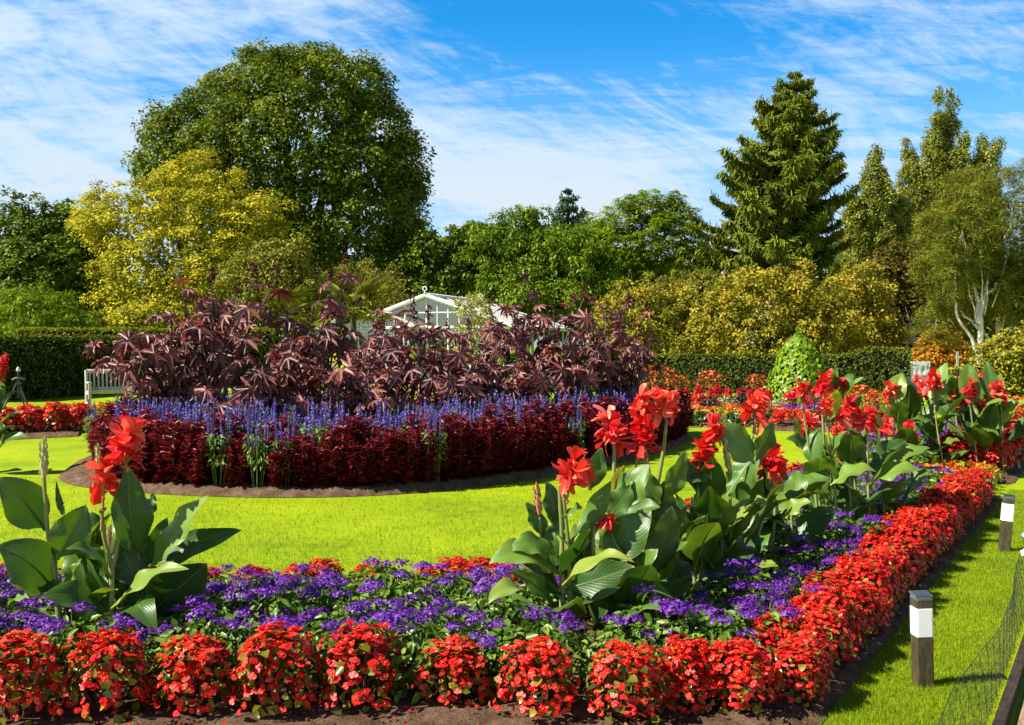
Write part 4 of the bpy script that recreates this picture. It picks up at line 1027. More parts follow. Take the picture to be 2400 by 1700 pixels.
def heliotrope(seed):
    rng = np.random.default_rng(seed); t = thing('heliotrope_plant', 'purple heliotrope', 'heliotrope'); fo, fl = MB(), MB()
    n = 270; a = rng.uniform(0, 6.28, n); rr = .20 * np.sqrt(rng.uniform(0, 1, n)); z = .27 - 1.9 * rr ** 2 * (1 + .3 * np.sin(3 * a)) - rng.uniform(0, 1, n) ** 2 * .2
    p = np.stack([rr * np.cos(a), rr * np.sin(a), np.maximum(z, .02)], -1); N = np.stack([np.cos(a) * rr * 3, np.sin(a) * rr * 3, 1 + 0 * a], -1)
    out = np.stack([np.cos(a), np.sin(a), .1 + 0 * a], -1); tv, tf, tt = leaf_t(.55, .22, .18, .4)
    fo.scatter(tv, tf, tt, p, frames(N + rng.normal(0, .42, (n, 3)), out + rng.normal(0, .7, (n, 3))), rng.uniform(.034, .062, n), np.clip(rng.normal(.5, .2, n), 0, 1), 0)
    for k in range(6):
        q = .14 * rng.random(); aa = rng.uniform(0, 6.28); fo.tube([[0, 0, 0], [q * math.cos(aa), q * math.sin(aa), .24]], .005, 4, 1, cap=False)
    fo.obj('foliage', [M['helio_leaf'], M['stalk']], t)
    for c in range(rng.integers(3, 5)):
        aa = rng.uniform(0, 6.28); q = .17 * math.sqrt(rng.random()); R_ = rng.uniform(.028, .062); cc = np.array([q * math.cos(aa), q * math.sin(aa), .285 - 1.3 * q * q + rng.uniform(-.01, .035)])
        m = int(110 * (R_ / .045) ** 2) + 12; u = rdir(m, rng); u[:, 2] = np.abs(u[:, 2]); lob = 1 + .3 * np.sin(4 * np.arctan2(u[:, 1], u[:, 0]) + c)
        pp = cc + u * R_ * np.array([1.15, 1.15, .5]) * (lob * rng.uniform(.8, 1.05, m))[:, None]
        tv, tf, tt = quad_t(1.0, .5, .12); fl.scatter(tv, tf, tt, pp, frames(u + [0, 0, .4] + rng.normal(0, .35, (m, 3)), rdir(m, rng)), rng.uniform(.009, .015, m), np.clip(rng.normal(.5, .2, m) + rng.normal(0, .1), 0, 1), 0)
        fl.obj('flower_cluster', M['helio'], t); fl = MB()
    return t
kh = Kinds([heliotrope(200 + k) for k in range(7)])
HL = 'purple heliotrope in the carpet between the red edging and the inner lawn'
CANNA_AT = [(-2.0, 5.2, .24), (.25, 5.28, .30), (.55, 5.45, .32), (.75, 5.85, .3), (1.15, 6.45, .36), (1.8, 7.3, .3), (2.7, 8.5, .5)]
def canna_free(x, y): return all((x - a) ** 2 + (y - b_) ** 2 > r_ * r_ for a, b_, r_ in CANNA_AT)
hp = []
for y in np.arange(4.78, 6.1, .25):
    for x in np.arange(-3.6, .75, .27): hp.append((x + rg.uniform(-.08, .08), y + rg.uniform(-.07, .07)))
for t_ in np.arange(.2, TEND - .3, .26):
    for off in (.47, .70, .93, 1.16, 1.39, 1.62, 1.80):
        q = edge(t_, off) + rg.uniform(-.07, .07, 2)
        if q[1] > 6.05 or q[0] > .72: hp.append(tuple(q))
for x, y in hp:
    if not canna_free(x, y): continue
    s = rg.uniform(.92, 1.18) * (.85 if y > 6 else 1); kh.put([x, y, .03], rg.uniform(0, 6.28), (s, s, s * rg.uniform(.85, 1.1)), HL, 'purple heliotrope carpeting the bed')
HL2 = 'purple heliotrope of the next bed at right, under the far cannas'
for t_ in np.arange(TEND + 1.0, 14.5, .3):
    for off in (1.05, 1.35, 1.65, 1.95):
        q = edge(t_, off) + rg.uniform(-.08, .08, 2); kh.put([*q, .03], rg.uniform(0, 6.28), rg.uniform(.95, 1.15), HL2, 'purple heliotrope of the next bed')

# low rows of the beds beyond: leafy mounds with flowers on top
def bedder(name, seed, leafm, flm, r=.17, h=.26, nl=110, nf=60, ll=.06, fs=.035, top=.5, spiky=False):
    rng = np.random.default_rng(seed); t = thing(name, name, 'flower'); fo, fl = MB(), MB()
    a = rng.uniform(0, 6.28, nl); v = rng.uniform(0, 1, nl); el = v * 1.5; k = rng.uniform(.6, 1, nl)
    p = np.stack([r * np.cos(el) ** .6 * np.cos(a) * k, r * np.cos(el) ** .6 * np.sin(a) * k, .02 + h * np.sin(el) * k], -1); N = nrm(np.stack([np.cos(a) * np.cos(el), np.sin(a) * np.cos(el), np.sin(el) + .2], -1))
    tv, tf, tt = LEAF; fo.scatter(tv, tf, tt, p, frames(N + rng.normal(0, .4, (nl, 3)), N + rng.normal(0, .7, (nl, 3)) + [0, 0, .2]), ll * rng.uniform(.7, 1.3, nl), np.clip(rng.normal(.5, .22, nl), 0, 1), 0)
    fo.obj('foliage', leafm, t)
    if nf:
        a = rng.uniform(0, 6.28, nf); v = rng.uniform(top, 1, nf); el = v * 1.5
        p = np.stack([r * np.cos(el) ** .6 * np.cos(a), r * np.cos(el) ** .6 * np.sin(a), .03 + h * np.sin(el) * 1.06], -1); N = nrm(np.stack([np.cos(a) * np.cos(el), np.sin(a) * np.cos(el), np.sin(el) + .2], -1))
        if spiky: p[:, 2] += rng.uniform(0, .16, nf) ; p[:, :2] *= .8
        fl.scatter(*FLW[:2], FLW[2], p, frames(N + rng.normal(0, .5, (nf, 3)), rdir(nf, rng)), fs * rng.uniform(.8, 1.3, nf), np.clip(rng.normal(.5, .22, nf), 0, 1), 0)
        fl.obj('flowers', flm, t)
    return t
f_or = leafmat('petal_orange_red', [(.55, .03, .006), (.75, .09, .012), (.80, .2, .03)], .25, .4, .4)
f_cr = leafmat('petal_crimson', [(.45, .003, .012), (.70, .008, .03), (.75, .03, .05)], .25, .4, .4)
l_li = leafmat('leaf_lime', [(.17, .22, .012), (.38, .42, .02), (.52, .52, .05)], .3, .5, .3)
l_dk = leafmat('leaf_bedding_dark', [(.01, .03, .006), (.035, .08, .012), (.09, .14, .02)], .2, .35, .45)
l_bk = leafmat('leaf_blackish', [(.01, .008, .01), (.03, .018, .022), (.06, .035, .035)], .1, .4, .4)
l_gy = leafmat('leaf_grey_green', [(.16, .24, .08), (.34, .42, .18), (.52, .56, .32)], .25, .6, .2)
l_br = leafmat('leaf_bronze', [(.05, .02, .012), (.13, .06, .025), (.22, .11, .03)], .2, .4, .4)
def kinds_of(name, n, *a, **k): return Kinds([bedder(name, 300 + 7 * i + len(name), *a, **k) for i in range(n)])
k_lime = kinds_of('lime_bedding_plant', 2, l_li, f_or, .19, .17, 120, 22, .06, .05, .4)
k_dkred = kinds_of('scarlet_salvia', 3, l_dk, f_cr, .18, .30, 90, 150, .07, .055, .35, spiky=True)
k_red = kinds_of('red_bedding_plant', 3, l_br, leafmat('petal_red', [(.5, .008, .006), (.72, .025, .012), (.76, .10, .04)], .25, .4, .4), .18, .30, 90, 130, .06, .055, .2)
k_dark = kinds_of('dark_green_bedding_plant', 2, l_dk, None, .18, .26, 150, 0, .10)
k_black = kinds_of('black_leaved_plant', 2, l_bk, None, .26, .42, 190, 0, .10)
k_grey = kinds_of('silver_bedding_plant', 2, l_gy, None, .2, .2, 150, 0, .06)
k_purp = kinds_of('violet_bedding_plant', 2, l_dk, M['helio'], .17, .18, 80, 80, .05, .04, .5)
k_shrub = kinds_of('red_leaved_shrub', 2, leafmat('leaf_red_green', [(.05, .07, .008), (.16, .12, .015), (.42, .10, .02), (.55, .07, .015)], .25, .5), f_or, .42, .62, 420, 60, .075, .05, .5)
def row(kinds, a, b_, step, label, group, rows=1, rstep=.3, sc=1.0):
    """Plants in rows between two picture points lying on the ground."""
    A, B = G(*a)[:2], G(*b_)[:2]; L = np.linalg.norm(B - A); n = max(2, int(L / step)); d = (B - A) / L; nn = np.array([-d[1], d[0]]); nn = nn if nn[1] > 0 else -nn
    for r_ in range(rows):
        for i in range(n):
            q = A + d * L * (i + .5 * (r_ % 2) + rg.uniform(-.15, .15)) / (n - 1) + nn * rstep * r_ + rg.uniform(-.05, .05, 2); s = sc * rg.uniform(.9, 1.15)
            kinds.put([*q, .02], rg.uniform(0, 6.28), s, label, group)
def soil_px(pts, n=90, m=22, seed=0.0):
    g4 = [G(*p)[:2] for p in pts]; strip_soil('soil_bed', [g4[0], g4[1]], [g4[3], g4[2]], n, m, .04, seed)
# right of the island bed: lawn, then banded beds back to the hedge
soil_px([(1560, 1003), (1800, 1002), (1830, 990), (1560, 960)], seed=4)
row(k_dark, (1585, 1000), (1785, 1001), .36, 'dark green bedding plant along the near edge of the lime bed', 'dark green plants edging the lime bed', 2, .3, .95)
row(k_lime, (1580, 988), (1790, 988), .38, 'lime green bedding plant dotted with orange flowers, right of the island bed', 'lime plants right of the island bed', 6, .38, 1.15)
soil_px([(1812, 1010), (2040, 1016), (2080, 985), (1830, 978)], seed=5)
row(k_red, (1822, 1004), (2040, 1010), .30, 'red bedding plant on the far side of the lawn, behind the middle cannas', 'red plants across the lawn', 3, .3, .85)
row(k_purp, (1815, 981), (2010, 985), .4, 'violet bedding plant behind the red plants across the lawn', 'violet plants across the lawn', 2, .5, 1.1)
row(k_red, (1640, 972), (1800, 975), .42, 'orange red bedding plant between the lime bed and the crimson row', 'orange plants behind the lime bed', 2, .6, .7)
row(k_grey, (1690, 962), (1790, 963), .45, 'pale silvery bedding plant behind the lime bed', 'silver plants behind the lime bed', 3, .5, 1.0)
soil_px([(1500, 960), (2010, 968), (2010, 938), (1500, 928)], seed=6)
row(k_red, (1545, 968), (1640, 962), .4, 'red bedding plant close to the right end of the island bed', 'red plants by the island bed', 3, .5, .95)
row(k_dkred, (1560, 950), (1760, 952), .4, 'crimson salvia in the long row before the right hedge', 'crimson salvias before the hedge', 2, .5, .85)
row(k_dkred, (1760, 957), (2010, 966), .4, 'crimson salvia in the row at the foot of the climber cone', 'crimson salvias below the climber cone', 3, .5, .8)
for px, py, s, lab in ((1666, 978, 1.0, 'small black-leaved plant standing in the lime bed'), (1735, 968, .9, 'black-leaved plant behind the lime bed, under the single canna flower'), (1752, 952, 1.1, 'black-leaved plant among the crimson salvias')):
    k_black.put(G(px, py), rg.uniform(0, 6), s, lab, 'black-leaved plants')
for px, py, s, lab in ((1540, 950, 1.5, 'reddish shrub against the hedge beside the castor plants'), (1590, 945, 1.1, 'low reddish shrub against the right hedge'), (1665, 941, 1.25, 'orange red shrub against the middle of the right hedge'), (1775, 941, 1.1, 'reddish shrub left of the climber cone'),
                       (2020, 975, 1.0, 'dark reddish shrub behind the middle cannas'), (2060, 985, .9, 'bronze shrub left of the far canna bed'), (2370, 1040, 1.1, 'dark bronze shrub at the right edge behind the far cannas'), (2420, 1050, 1.1, 'bronze shrub cut by the right edge of the picture')):
    k_shrub.put(G(px, py), rg.uniform(0, 6), s, lab, 'reddish shrubs')
# lime strip across the end of the long bed
for off in np.arange(.3, 2.0, .27):
    for dt in (.12, .42, .72, 1.02, 1.32): q = edge(TEND + dt, off); k_lime.put([*q, .02], rg.uniform(0, 6), rg.uniform(.8, 1), 'lime green plant in the strip that ends the long bed', 'lime plants ending the long bed')
# left: red bed before the dark hedge
soil_px([(-60, 1036), (182, 1024), (205, 985), (-60, 985)], seed=7)
row(kf, (-50, 1024), (178, 1014), .3, 'red begonia in the bed at far left, before the tripod sprinkler', 'red begonias at far left', 4, .3, 1.18)
row(k_lime, (150, 985), (215, 985), .4, 'orange dotted green plant between the bench and the red begonias', 'green plants by the bench', 3, .45, 1.3)
row(k_purp, (20, 985), (130, 985), .5, 'violet bedding plant behind the red begonias at far left', 'violet plants at far left', 1, .4, 1.1)

# ------------------------------------------------------------------ island bed: maroon edging, blue salvia, castor plants
def maroon(seed):
    rng = np.random.default_rng(seed); t = thing('maroon_foliage_plant', 'maroon foliage plant', 'foliage plant'); mb, st = MB(), MB(); tv, tf, tt = leaf_t(.36, .2, .22, .42)
    for k in range(11):
        a = rng.uniform(0, 6.28); q = .19 * math.sqrt(rng.random()); H = rng.uniform(.50, .76) * (1 - .9 * q)
        ax = np.array([[0, 0, 0], [q * .8 * math.cos(a), q * .8 * math.sin(a), H * .5], [q * math.cos(a), q * math.sin(a), H]]); st.tube(ax, [.008, .006, .003], 4, 0, cap=False)
        n = 62; u = rng.uniform(.02, 1, n) ** .8; p = np.stack([np.interp(u, [0, .5, 1], ax[:, i]) for i in range(3)], -1); b_ = rng.uniform(0, 6.28, n)
        d = np.stack([np.cos(b_), np.sin(b_), .35 + .6 * u], -1) + np.array([math.cos(a), math.sin(a), 0]) * .25; N = np.stack([-np.cos(b_) * .5, -np.sin(b_) * .5, 1 + 0 * b_], -1)
        mb.scatter(tv, tf, tt, p, frames(N + rng.normal(0, .3, (n, 3)), d), (.13 - .055 * u) * rng.uniform(.75, 1.2, n), np.clip(rng.normal(.42, .2, n) + .15 * u, 0, 1), 0)
    mb.obj('foliage', M['maroon'], t); st.obj('stems', M['red_stalk'], t); return t
def salvia(seed):
    rng = np.random.default_rng(seed); t = thing('blue_salvia', 'blue salvia', 'salvia'); fo, fl = MB(), MB(); tv, tf, tt = leaf_t(.34, .15, .3, .42)
    for k in range(13):
        a = rng.uniform(0, 6.28); q = .20 * math.sqrt(rng.random()); H = rng.uniform(.62, .92); top = np.array([q * math.cos(a), q * math.sin(a), H]); s0 = H * rng.uniform(.62, .7)
        fo.tube([[q * .4 * math.cos(a), q * .4 * math.sin(a), 0], top * [.9, .9, .6], top], .005, 4, 1, cap=False)
        m = 46; u = rng.uniform(0, 1, m); z = s0 + (H - s0) * u; b_ = rng.uniform(0, 6.28, m); rr = .017 * (1.15 - .75 * u)
        p = np.stack([top[0] + rr * np.cos(b_), top[1] + rr * np.sin(b_), z], -1); N = np.stack([np.cos(b_), np.sin(b_), .5 + 0 * b_], -1)
        qv, qf, qt = quad_t(.9, .5, .15); fl.scatter(qv, qf, qt, p, frames(N, np.stack([np.cos(b_), np.sin(b_), -.2 + 0 * b_], -1) + rng.normal(0, .3, (m, 3))), rng.uniform(.016, .026, m), np.clip(rng.normal(.5, .2, m), 0, 1), 0); fl.obj('flower_spike', M['salvia'], t); fl = MB()
    n = 210; a = rng.uniform(0, 6.28, n); rr = .2 * np.sqrt(rng.uniform(0, 1, n)); z = .64 - .36 * rng.uniform(0, 1, n) ** 1.2
    p = np.stack([rr * np.cos(a), rr * np.sin(a), z], -1); d = np.stack([np.cos(a), np.sin(a), .1 + 0 * a], -1) + rng.normal(0, .4, (n, 3))
    fo.scatter(tv, tf, tt, p, frames(np.stack([np.cos(a) * .3, np.sin(a) * .3, 1 + 0 * a], -1) + rng.normal(0, .35, (n, 3)), d), rng.uniform(.06, .11, n), np.clip(rng.normal(.5, .22, n), 0, 1), 0)
    fo.obj('foliage', [M['salvia_leaf'], M['stalk']], t); return t
km, ks = Kinds([maroon(400 + k) for k in range(6)]), Kinds([salvia(420 + k) for k in range(6)])
per = np.vstack([ISL, ISL[:1]]); plen = np.r_[0, np.cumsum(np.linalg.norm(np.diff(per, axis=0), axis=1))]
def at_per(s_, inset):
    s_ = s_ % plen[-1]; p = np.array([np.interp(s_, plen, per[:, i]) for i in (0, 1)]); d = ISC - p
    return p + d / np.linalg.norm(d) * inset
ML = 'maroon leaved plant in the dense edging ring of the island bed'
SL = 'violet blue salvia with upright spikes between the maroon edging and the castor plants'
gapset = [at_per(s_, .42) for s_ in ()]
gap_px = [512, 603, 668, 1020, 1345, 222]
def gapped(q):
    px = 1200 + q[0] / q[1] * F
    return q[1] < 15.5 and min(abs(px - g_) for g_ in gap_px) < 13
for inset, st in ((.24, .24), (.52, .25)):
    for s_ in np.arange(0, plen[-1], st):
        q = at_per(s_ + rg.uniform(-.05, .05), inset + rg.uniform(-.05, .05)); px_ = 1200 + q[0] / q[1] * F
        q = at_per(s_, inset + .30 * min(1, max(0, (300 - px_) / 100)))
        if q[1] > 19.2 or (inset < .5 and gapped(q)): continue
        s = rg.uniform(.78, 1.14) * (.98 if inset < .5 else 1.10)
        if inset < .5 or rg.random() > .25: km.put([*q, .05], rg.uniform(0, 6.28), s, ML, 'maroon plants edging the island bed')
for g_ in gap_px:                                       # salvias that come through to the front of the edging
    best = min((at_per(s_, .22) for s_ in np.arange(0, plen[-1], .05)), key=lambda q: abs(1200 + q[0] / q[1] * F - g_) + (1e3 if q[1] > 15.6 else 0))
    ks.put([*best, .04], rg.uniform(0, 6.28), (rg.uniform(.5, .75), .6, rg.uniform(.85, 1.0)), 'blue salvia hanging green leaves through a gap in the front of the maroon edging', 'salvias pushing through the maroon edging')
for inset, st in ((.84, .30), (1.22, .31), (1.5, .33), (1.8, .36)):
    for s_ in np.arange(0, plen[-1], st):
        q = at_per(s_ + rg.uniform(-.08, .08), inset + rg.uniform(-.06, .06))
        if q[1] > 18.6: continue
        s = rg.uniform(.88, 1.08); ks.put([*q, .06], rg.uniform(0, 6.28), (s, s, s * rg.uniform(.80, .97)), SL, 'blue salvias of the island bed')

def castor_leaf_t(lobes=8):
    V, Fc, T = [], [], []
    for k in range(lobes):
        a = math.radians(-150 + 300 * k / (lobes - 1)); s = 1.0 - .42 * (abs(a) / math.radians(150)) ** 1.6
        lv, lf, lt = leaf_t(.31, .22, .30, .45); lv = lv * s; lv[:, 2] -= .06 * (lv[:, 1] ** 2)
        R = np.array([[math.cos(a), math.sin(a), 0], [-math.sin(a), math.cos(a), 0], [0, 0, 1]])
        Fc.append(lf + 6 * k); V.append(lv @ R.T); T.append(lt)
    return np.concatenate(V), np.concatenate(Fc), np.concatenate(T)
CAST = castor_leaf_t()
CASTS = [CAST, castor_leaf_t(7), castor_leaf_t(9)]
M['castor'] = leafmat('castor_leaf', [(.016, .006, .008), (.060, .020, .022), (.18, .068, .060), (.32, .15, .11)],   .14, .46, .42, rib=((.36, .04, .05), .32), tcol=(1.5, .6, .45))
M['castor_stem'] = plain('castor_stem', (.035, .012, .012), .4)
M['castor_pod'] = leafmat('castor_pod', [(.04, .008, .010), (.11, .015, .02)], .1, .6)
def castor(loc, H, seed, label, spread=1.0, leaf=.30, low=.10):
    rng = np.random.default_rng(seed); t = thing('castor_plant', label, 'castor plant', [loc[0], loc[1], .05], group='castor plants of the island bed')
    lf, st = MB(), MB()
    lean = rng.normal(0, .12, 2); main = [np.array([0, 0, 0.]), np.array([*lean * .4, H * .35]), np.array([*lean, H * .6])]
    st.tube(main, [.028, .024, .02], 7, 0)
    ends = []
    nb = rng.integers(4, 6)
    for k in range(nb):
        a = k * 6.28 / nb + rng.uniform(-.4, .4); s_ = rng.uniform(.25, .6) * spread; hz = H * rng.uniform(.6, 1.05) if k else H * 1.05
        b0 = main[1] + (main[2] - main[1]) * rng.uniform(.0, 1)
        pts = np.array([b0, b0 + [math.cos(a) * s_ * .45, math.sin(a) * s_ * .45, (hz - b0[2]) * .45], [b0[0] + math.cos(a) * s_, b0[1] + math.sin(a) * s_, hz]])
        st.tube(pts, [.018, .014, .009], 6, 0); ends.append(pts)
    ends.append(np.array(main))
    for pts in ends:
        n = int(7 + 4 * rng.random()) if pts is not ends[-1] else 10
        for i in range(n):
            u = (low + (1 - low) * rng.random()) ** .8; p = np.array([np.interp(u, [0, .5, 1], pts[:, j]) for j in range(3)]); a = rng.uniform(0, 6.28)
            pl_ = rng.uniform(.14, .34) * (1.1 - .35 * u); el = rng.uniform(-.1, .7); d = np.array([math.cos(a) * math.cos(el), math.sin(a) * math.cos(el), math.sin(el)])
            e = p + d * pl_ + [0, 0, -.02]; st.tube([p, p + d * pl_ * .6 + [0, 0, .02], e], .0045, 4, 0, cap=False)
            N = nrm(np.array([math.cos(a) * .38, math.sin(a) * .38 - .42, .72]) + rng.normal(0, .28, 3)); D_ = np.array([math.cos(a), math.sin(a), -.22])
            sc = leaf * rng.uniform(.5, 1.22) * (1.08 - .22 * u)
            CT = CASTS[rng.integers(0, 3)]; lf.scatter(*CT[:2], CT[2], e[None], frames(N[None], D_[None]), sc, np.clip(rng.normal(.30, .22) + .38 * u, 0, 1), 0)  # lit top and shade beneath put into the colour: higher leaves are lighter
    lf.obj('leaves', M['castor'], t); st.obj('stems', M['castor_stem'], t)
    for k in range(rng.integers(2, 4)):
        pts = ends[k]; p = pts[-1]; m = MB(); m.tube([p, p + [0, 0, .22]], .006, 4, 0); n = 40; u = rng.uniform(0, 1, n); b_ = rng.uniform(0, 6.28, n); rr = .035 * (1.1 - .7 * u)
        q = p + np.stack([rr * np.cos(b_), rr * np.sin(b_), .04 + .2 * u], -1); m.scatter(*quad_t(1, .5, .3), q, frames(rdir(n, rng), rdir(n, rng)), .04, rng.uniform(0, 1, n), 0); m.obj('seed_spike', M['castor_pod'], t)
cast = [(352, 14.9, 1.85, 'castor plant reaching farthest left, its leaves above the bench end'), (405, 14.4, 1.6, 'castor plant spreading low leaves before the right end of the bench'), (400, 14.6, 2.0, 'castor plant overhanging the right half of the bench'), (500, 14.3, 2.45, 'tall castor plant with pink star leaves left of the fan palm'), (560, 15.6, 2.55, 'tallest castor plant at the left of the clump'),
        (620, 13.8, 1.75, 'castor plant of big leaves low over the salvias, left half'), (700, 15.2, 2.1, 'castor plant under the shorter fan palm'), (770, 15.8, 2.75, 'castor plant rising to a dark seed head left of the greenhouse'), (820, 14.4, 1.7, 'castor plant in the middle of the clump, drooping large leaves'),
        (880, 16.6, 2.1, 'castor plant before the left end of the greenhouse'), (960, 15.2, 1.9, 'castor plant with upright seed spikes before the greenhouse porch'), (1040, 16.2, 1.75, 'castor plant before the greenhouse gable'), (1110, 15.6, 1.6, 'castor plant around the bamboo cane'),
        (1185, 17.0, 2.55, 'castor plant whose top leaves stand up against the laurel tree'), (1240, 16.0, 1.6, 'castor plant below the far corner of the greenhouse'), (1310, 17.4, 2.35, 'castor plant of dense dark leaves right of the greenhouse'), (1390, 17.2, 2.2, 'castor plant with a very large star leaf near the right end'),
        (1440, 18.0, 2.1, 'second last castor plant at the right of the clump'), (1490, 17.6, 1.6, 'rightmost castor plant leaning out over the hedge'), (1350, 16.6, 1.6, 'low castor plant close behind the salvias at right'), (470, 16.6, 1.9, 'castor plant behind the tall ones at left'), (900, 17.8, 1.9, 'castor plant at the back of the clump, centre'), (1130, 18.2, 1.9, 'castor plant at the back, before the greenhouse corner post'),
        (560, 13.7, 1.25, 'low castor plant touching the salvias, second of the low ones from left'), (745, 13.6, 1.2, 'low castor plant whose leaves hang into the salvias, left of the middle'), (900, 13.9, 1.2, 'low castor plant hanging into the salvias below the greenhouse porch'), (1050, 14.6, 1.25, 'low castor plant hanging into the salvias below the greenhouse gable'), (1210, 15.6, 1.2, 'low castor plant hanging into the salvias at right of the middle')]
for k, (px, d, H, lab) in enumerate(cast):
    castor(((px - 1200) / F * d, d), H * .94, 500 + k, lab, 1.0 if k else 1.15, .245, .72 if k == 0 else .5 if k < 3 else .10)

# ------------------------------------------------------------------ cannas
def mat_canna_leaf():
    m, nt, b, out = newmat('canna_leaf'); u, v, w = tcsep(nt)
    def mth(op, a, c=None, d=None):
        n = nt.nodes.new('ShaderNodeMath'); n.operation = op
        for i, q in enumerate((a, c, d)):
            if q is None: continue
            if isinstance(q, (int, float)): n.inputs[i].default_value = q
            else: nt.links.new(q, n.inputs[i])
        return n.outputs[0]
    au = mth('ABSOLUTE', u)
    vein = mth('SINE', mth('MULTIPLY_ADD', v, 70.0, mth('MULTIPLY', mth('POWER', au, .8), -34.0)))
    nz = nodenoise(nt, 14, 4, .6)
    nz2 = nodenoise(nt, 3.5, 3, .5)
    fac = mth('ADD', w, mth('ADD', mth('MULTIPLY', vein, .012), mth('MULTIPLY_ADD', nz, .14, mth('MULTIPLY_ADD', nz2, .20, -.17))))
    col = ramp(nt, fac, [(.016, .05, .010), (.042, .11, .015), (.10, .20, .024), (.21, .30, .04), (.42, .41, .05)], [0, .3, .55, .8, 1.0])
    def mixc(f, c1, c2):
        n = nt.nodes.new('ShaderNodeMix'); n.data_type = 'RGBA'; nt.links.new(f, n.inputs[0]); nt.links.new(c1, n.inputs[6]); n.inputs[7].default_value = (*c2, 1); return n.outputs[2]
    def mr(a, lo, hi, o0, o1):
        n = nt.nodes.new('ShaderNodeMapRange'); nt.links.new(a, n.inputs[0])
        for i, q in enumerate((lo, hi, o0, o1)): n.inputs[i + 1].default_value = q
        return n.outputs[0]
    col = mixc(mr(au, .0, .055, .85, 0), col, (.16, .24, .05))
    col = mixc(mr(au, .95, 1.0, 0, .75), col, (.28, .24, .04))
    col = mixc(mr(v, .93, 1.0, 0, .6), col, (.30, .22, .05))
    brown = mth('MULTIPLY', mr(mth('ADD', au, mth('MULTIPLY', nodenoise(nt, 22, 5, .7), .5)), 1.20, 1.30, 0, 1), .8)
    col = mixc(brown, col, (.17, .09, .03))
    nt.links.new(col, b.inputs['Base Color']); b.inputs['Roughness'].default_value = .42; b.inputs['Specular IOR Level'].default_value = .5
    h = mth('ADD', mth('MULTIPLY', vein, .5), mr(au, 0, .05, 1.4, 0)); bump(nt, b, h, .16, .004)
    tr = nt.nodes.new('ShaderNodeBsdfTranslucent'); mt = nt.nodes.new('ShaderNodeMix'); mt.data_type = 'RGBA'; mt.blend_type = 'MULTIPLY'; mt.inputs[0].default_value = 1
    nt.links.new(col, mt.inputs[6]); mt.inputs[7].default_value = (2.2, 2.0, .6, 1); nt.links.new(mt.outputs[2], tr.inputs[0])
    ms = nt.nodes.new('ShaderNodeMixShader'); ms.inputs[0].default_value = .22
    nt.links.new(b.outputs[0], ms.inputs[1]); nt.links.new(tr.outputs[0], ms.inputs[2]); nt.links.new(ms.outputs[0], out.inputs[0])
    return m
M['canna_leaf'] = mat_canna_leaf()
M['canna_stem'] = surfmat('canna_stem', [(.10, .16, .03), (.24, .27, .08), (.34, .27, .14)], 7, .45, .4, .1, .004, (1, 1, .3))
M['canna_bud'] = leafmat('canna_bud', [(.30, .30, .10), (.45, .22, .12), (.60, .10, .06)], .15, .5)
M['canna_spike'] = leafmat('canna_spike', [(.30, .34, .12), (.48, .48, .22), (.60, .56, .30)], .15, .5)
def canna_petal_mat(name, cols):
    m = leafmat(name, cols, .32, .42, .35, tcol=(1.1, .7, .6)); nt = m.node_tree
    b = [n for n in nt.nodes if n.type == 'BSDF_PRINCIPLED'][0]; bump(nt, b, nodenoise(nt, 60, 3, .6), .25, .004); return m
M['petal_scarlet'] = canna_petal_mat('canna_petal_scarlet', [(.40, .003, .008), (.68, .010, .016), (.80, .045, .040), (.86, .22, .17)])
M['petal_coral'] = canna_petal_mat('canna_petal_coral', [(.50, .008, .008), (.74, .032, .020), (.82, .10, .05), (.86, .28, .19)])

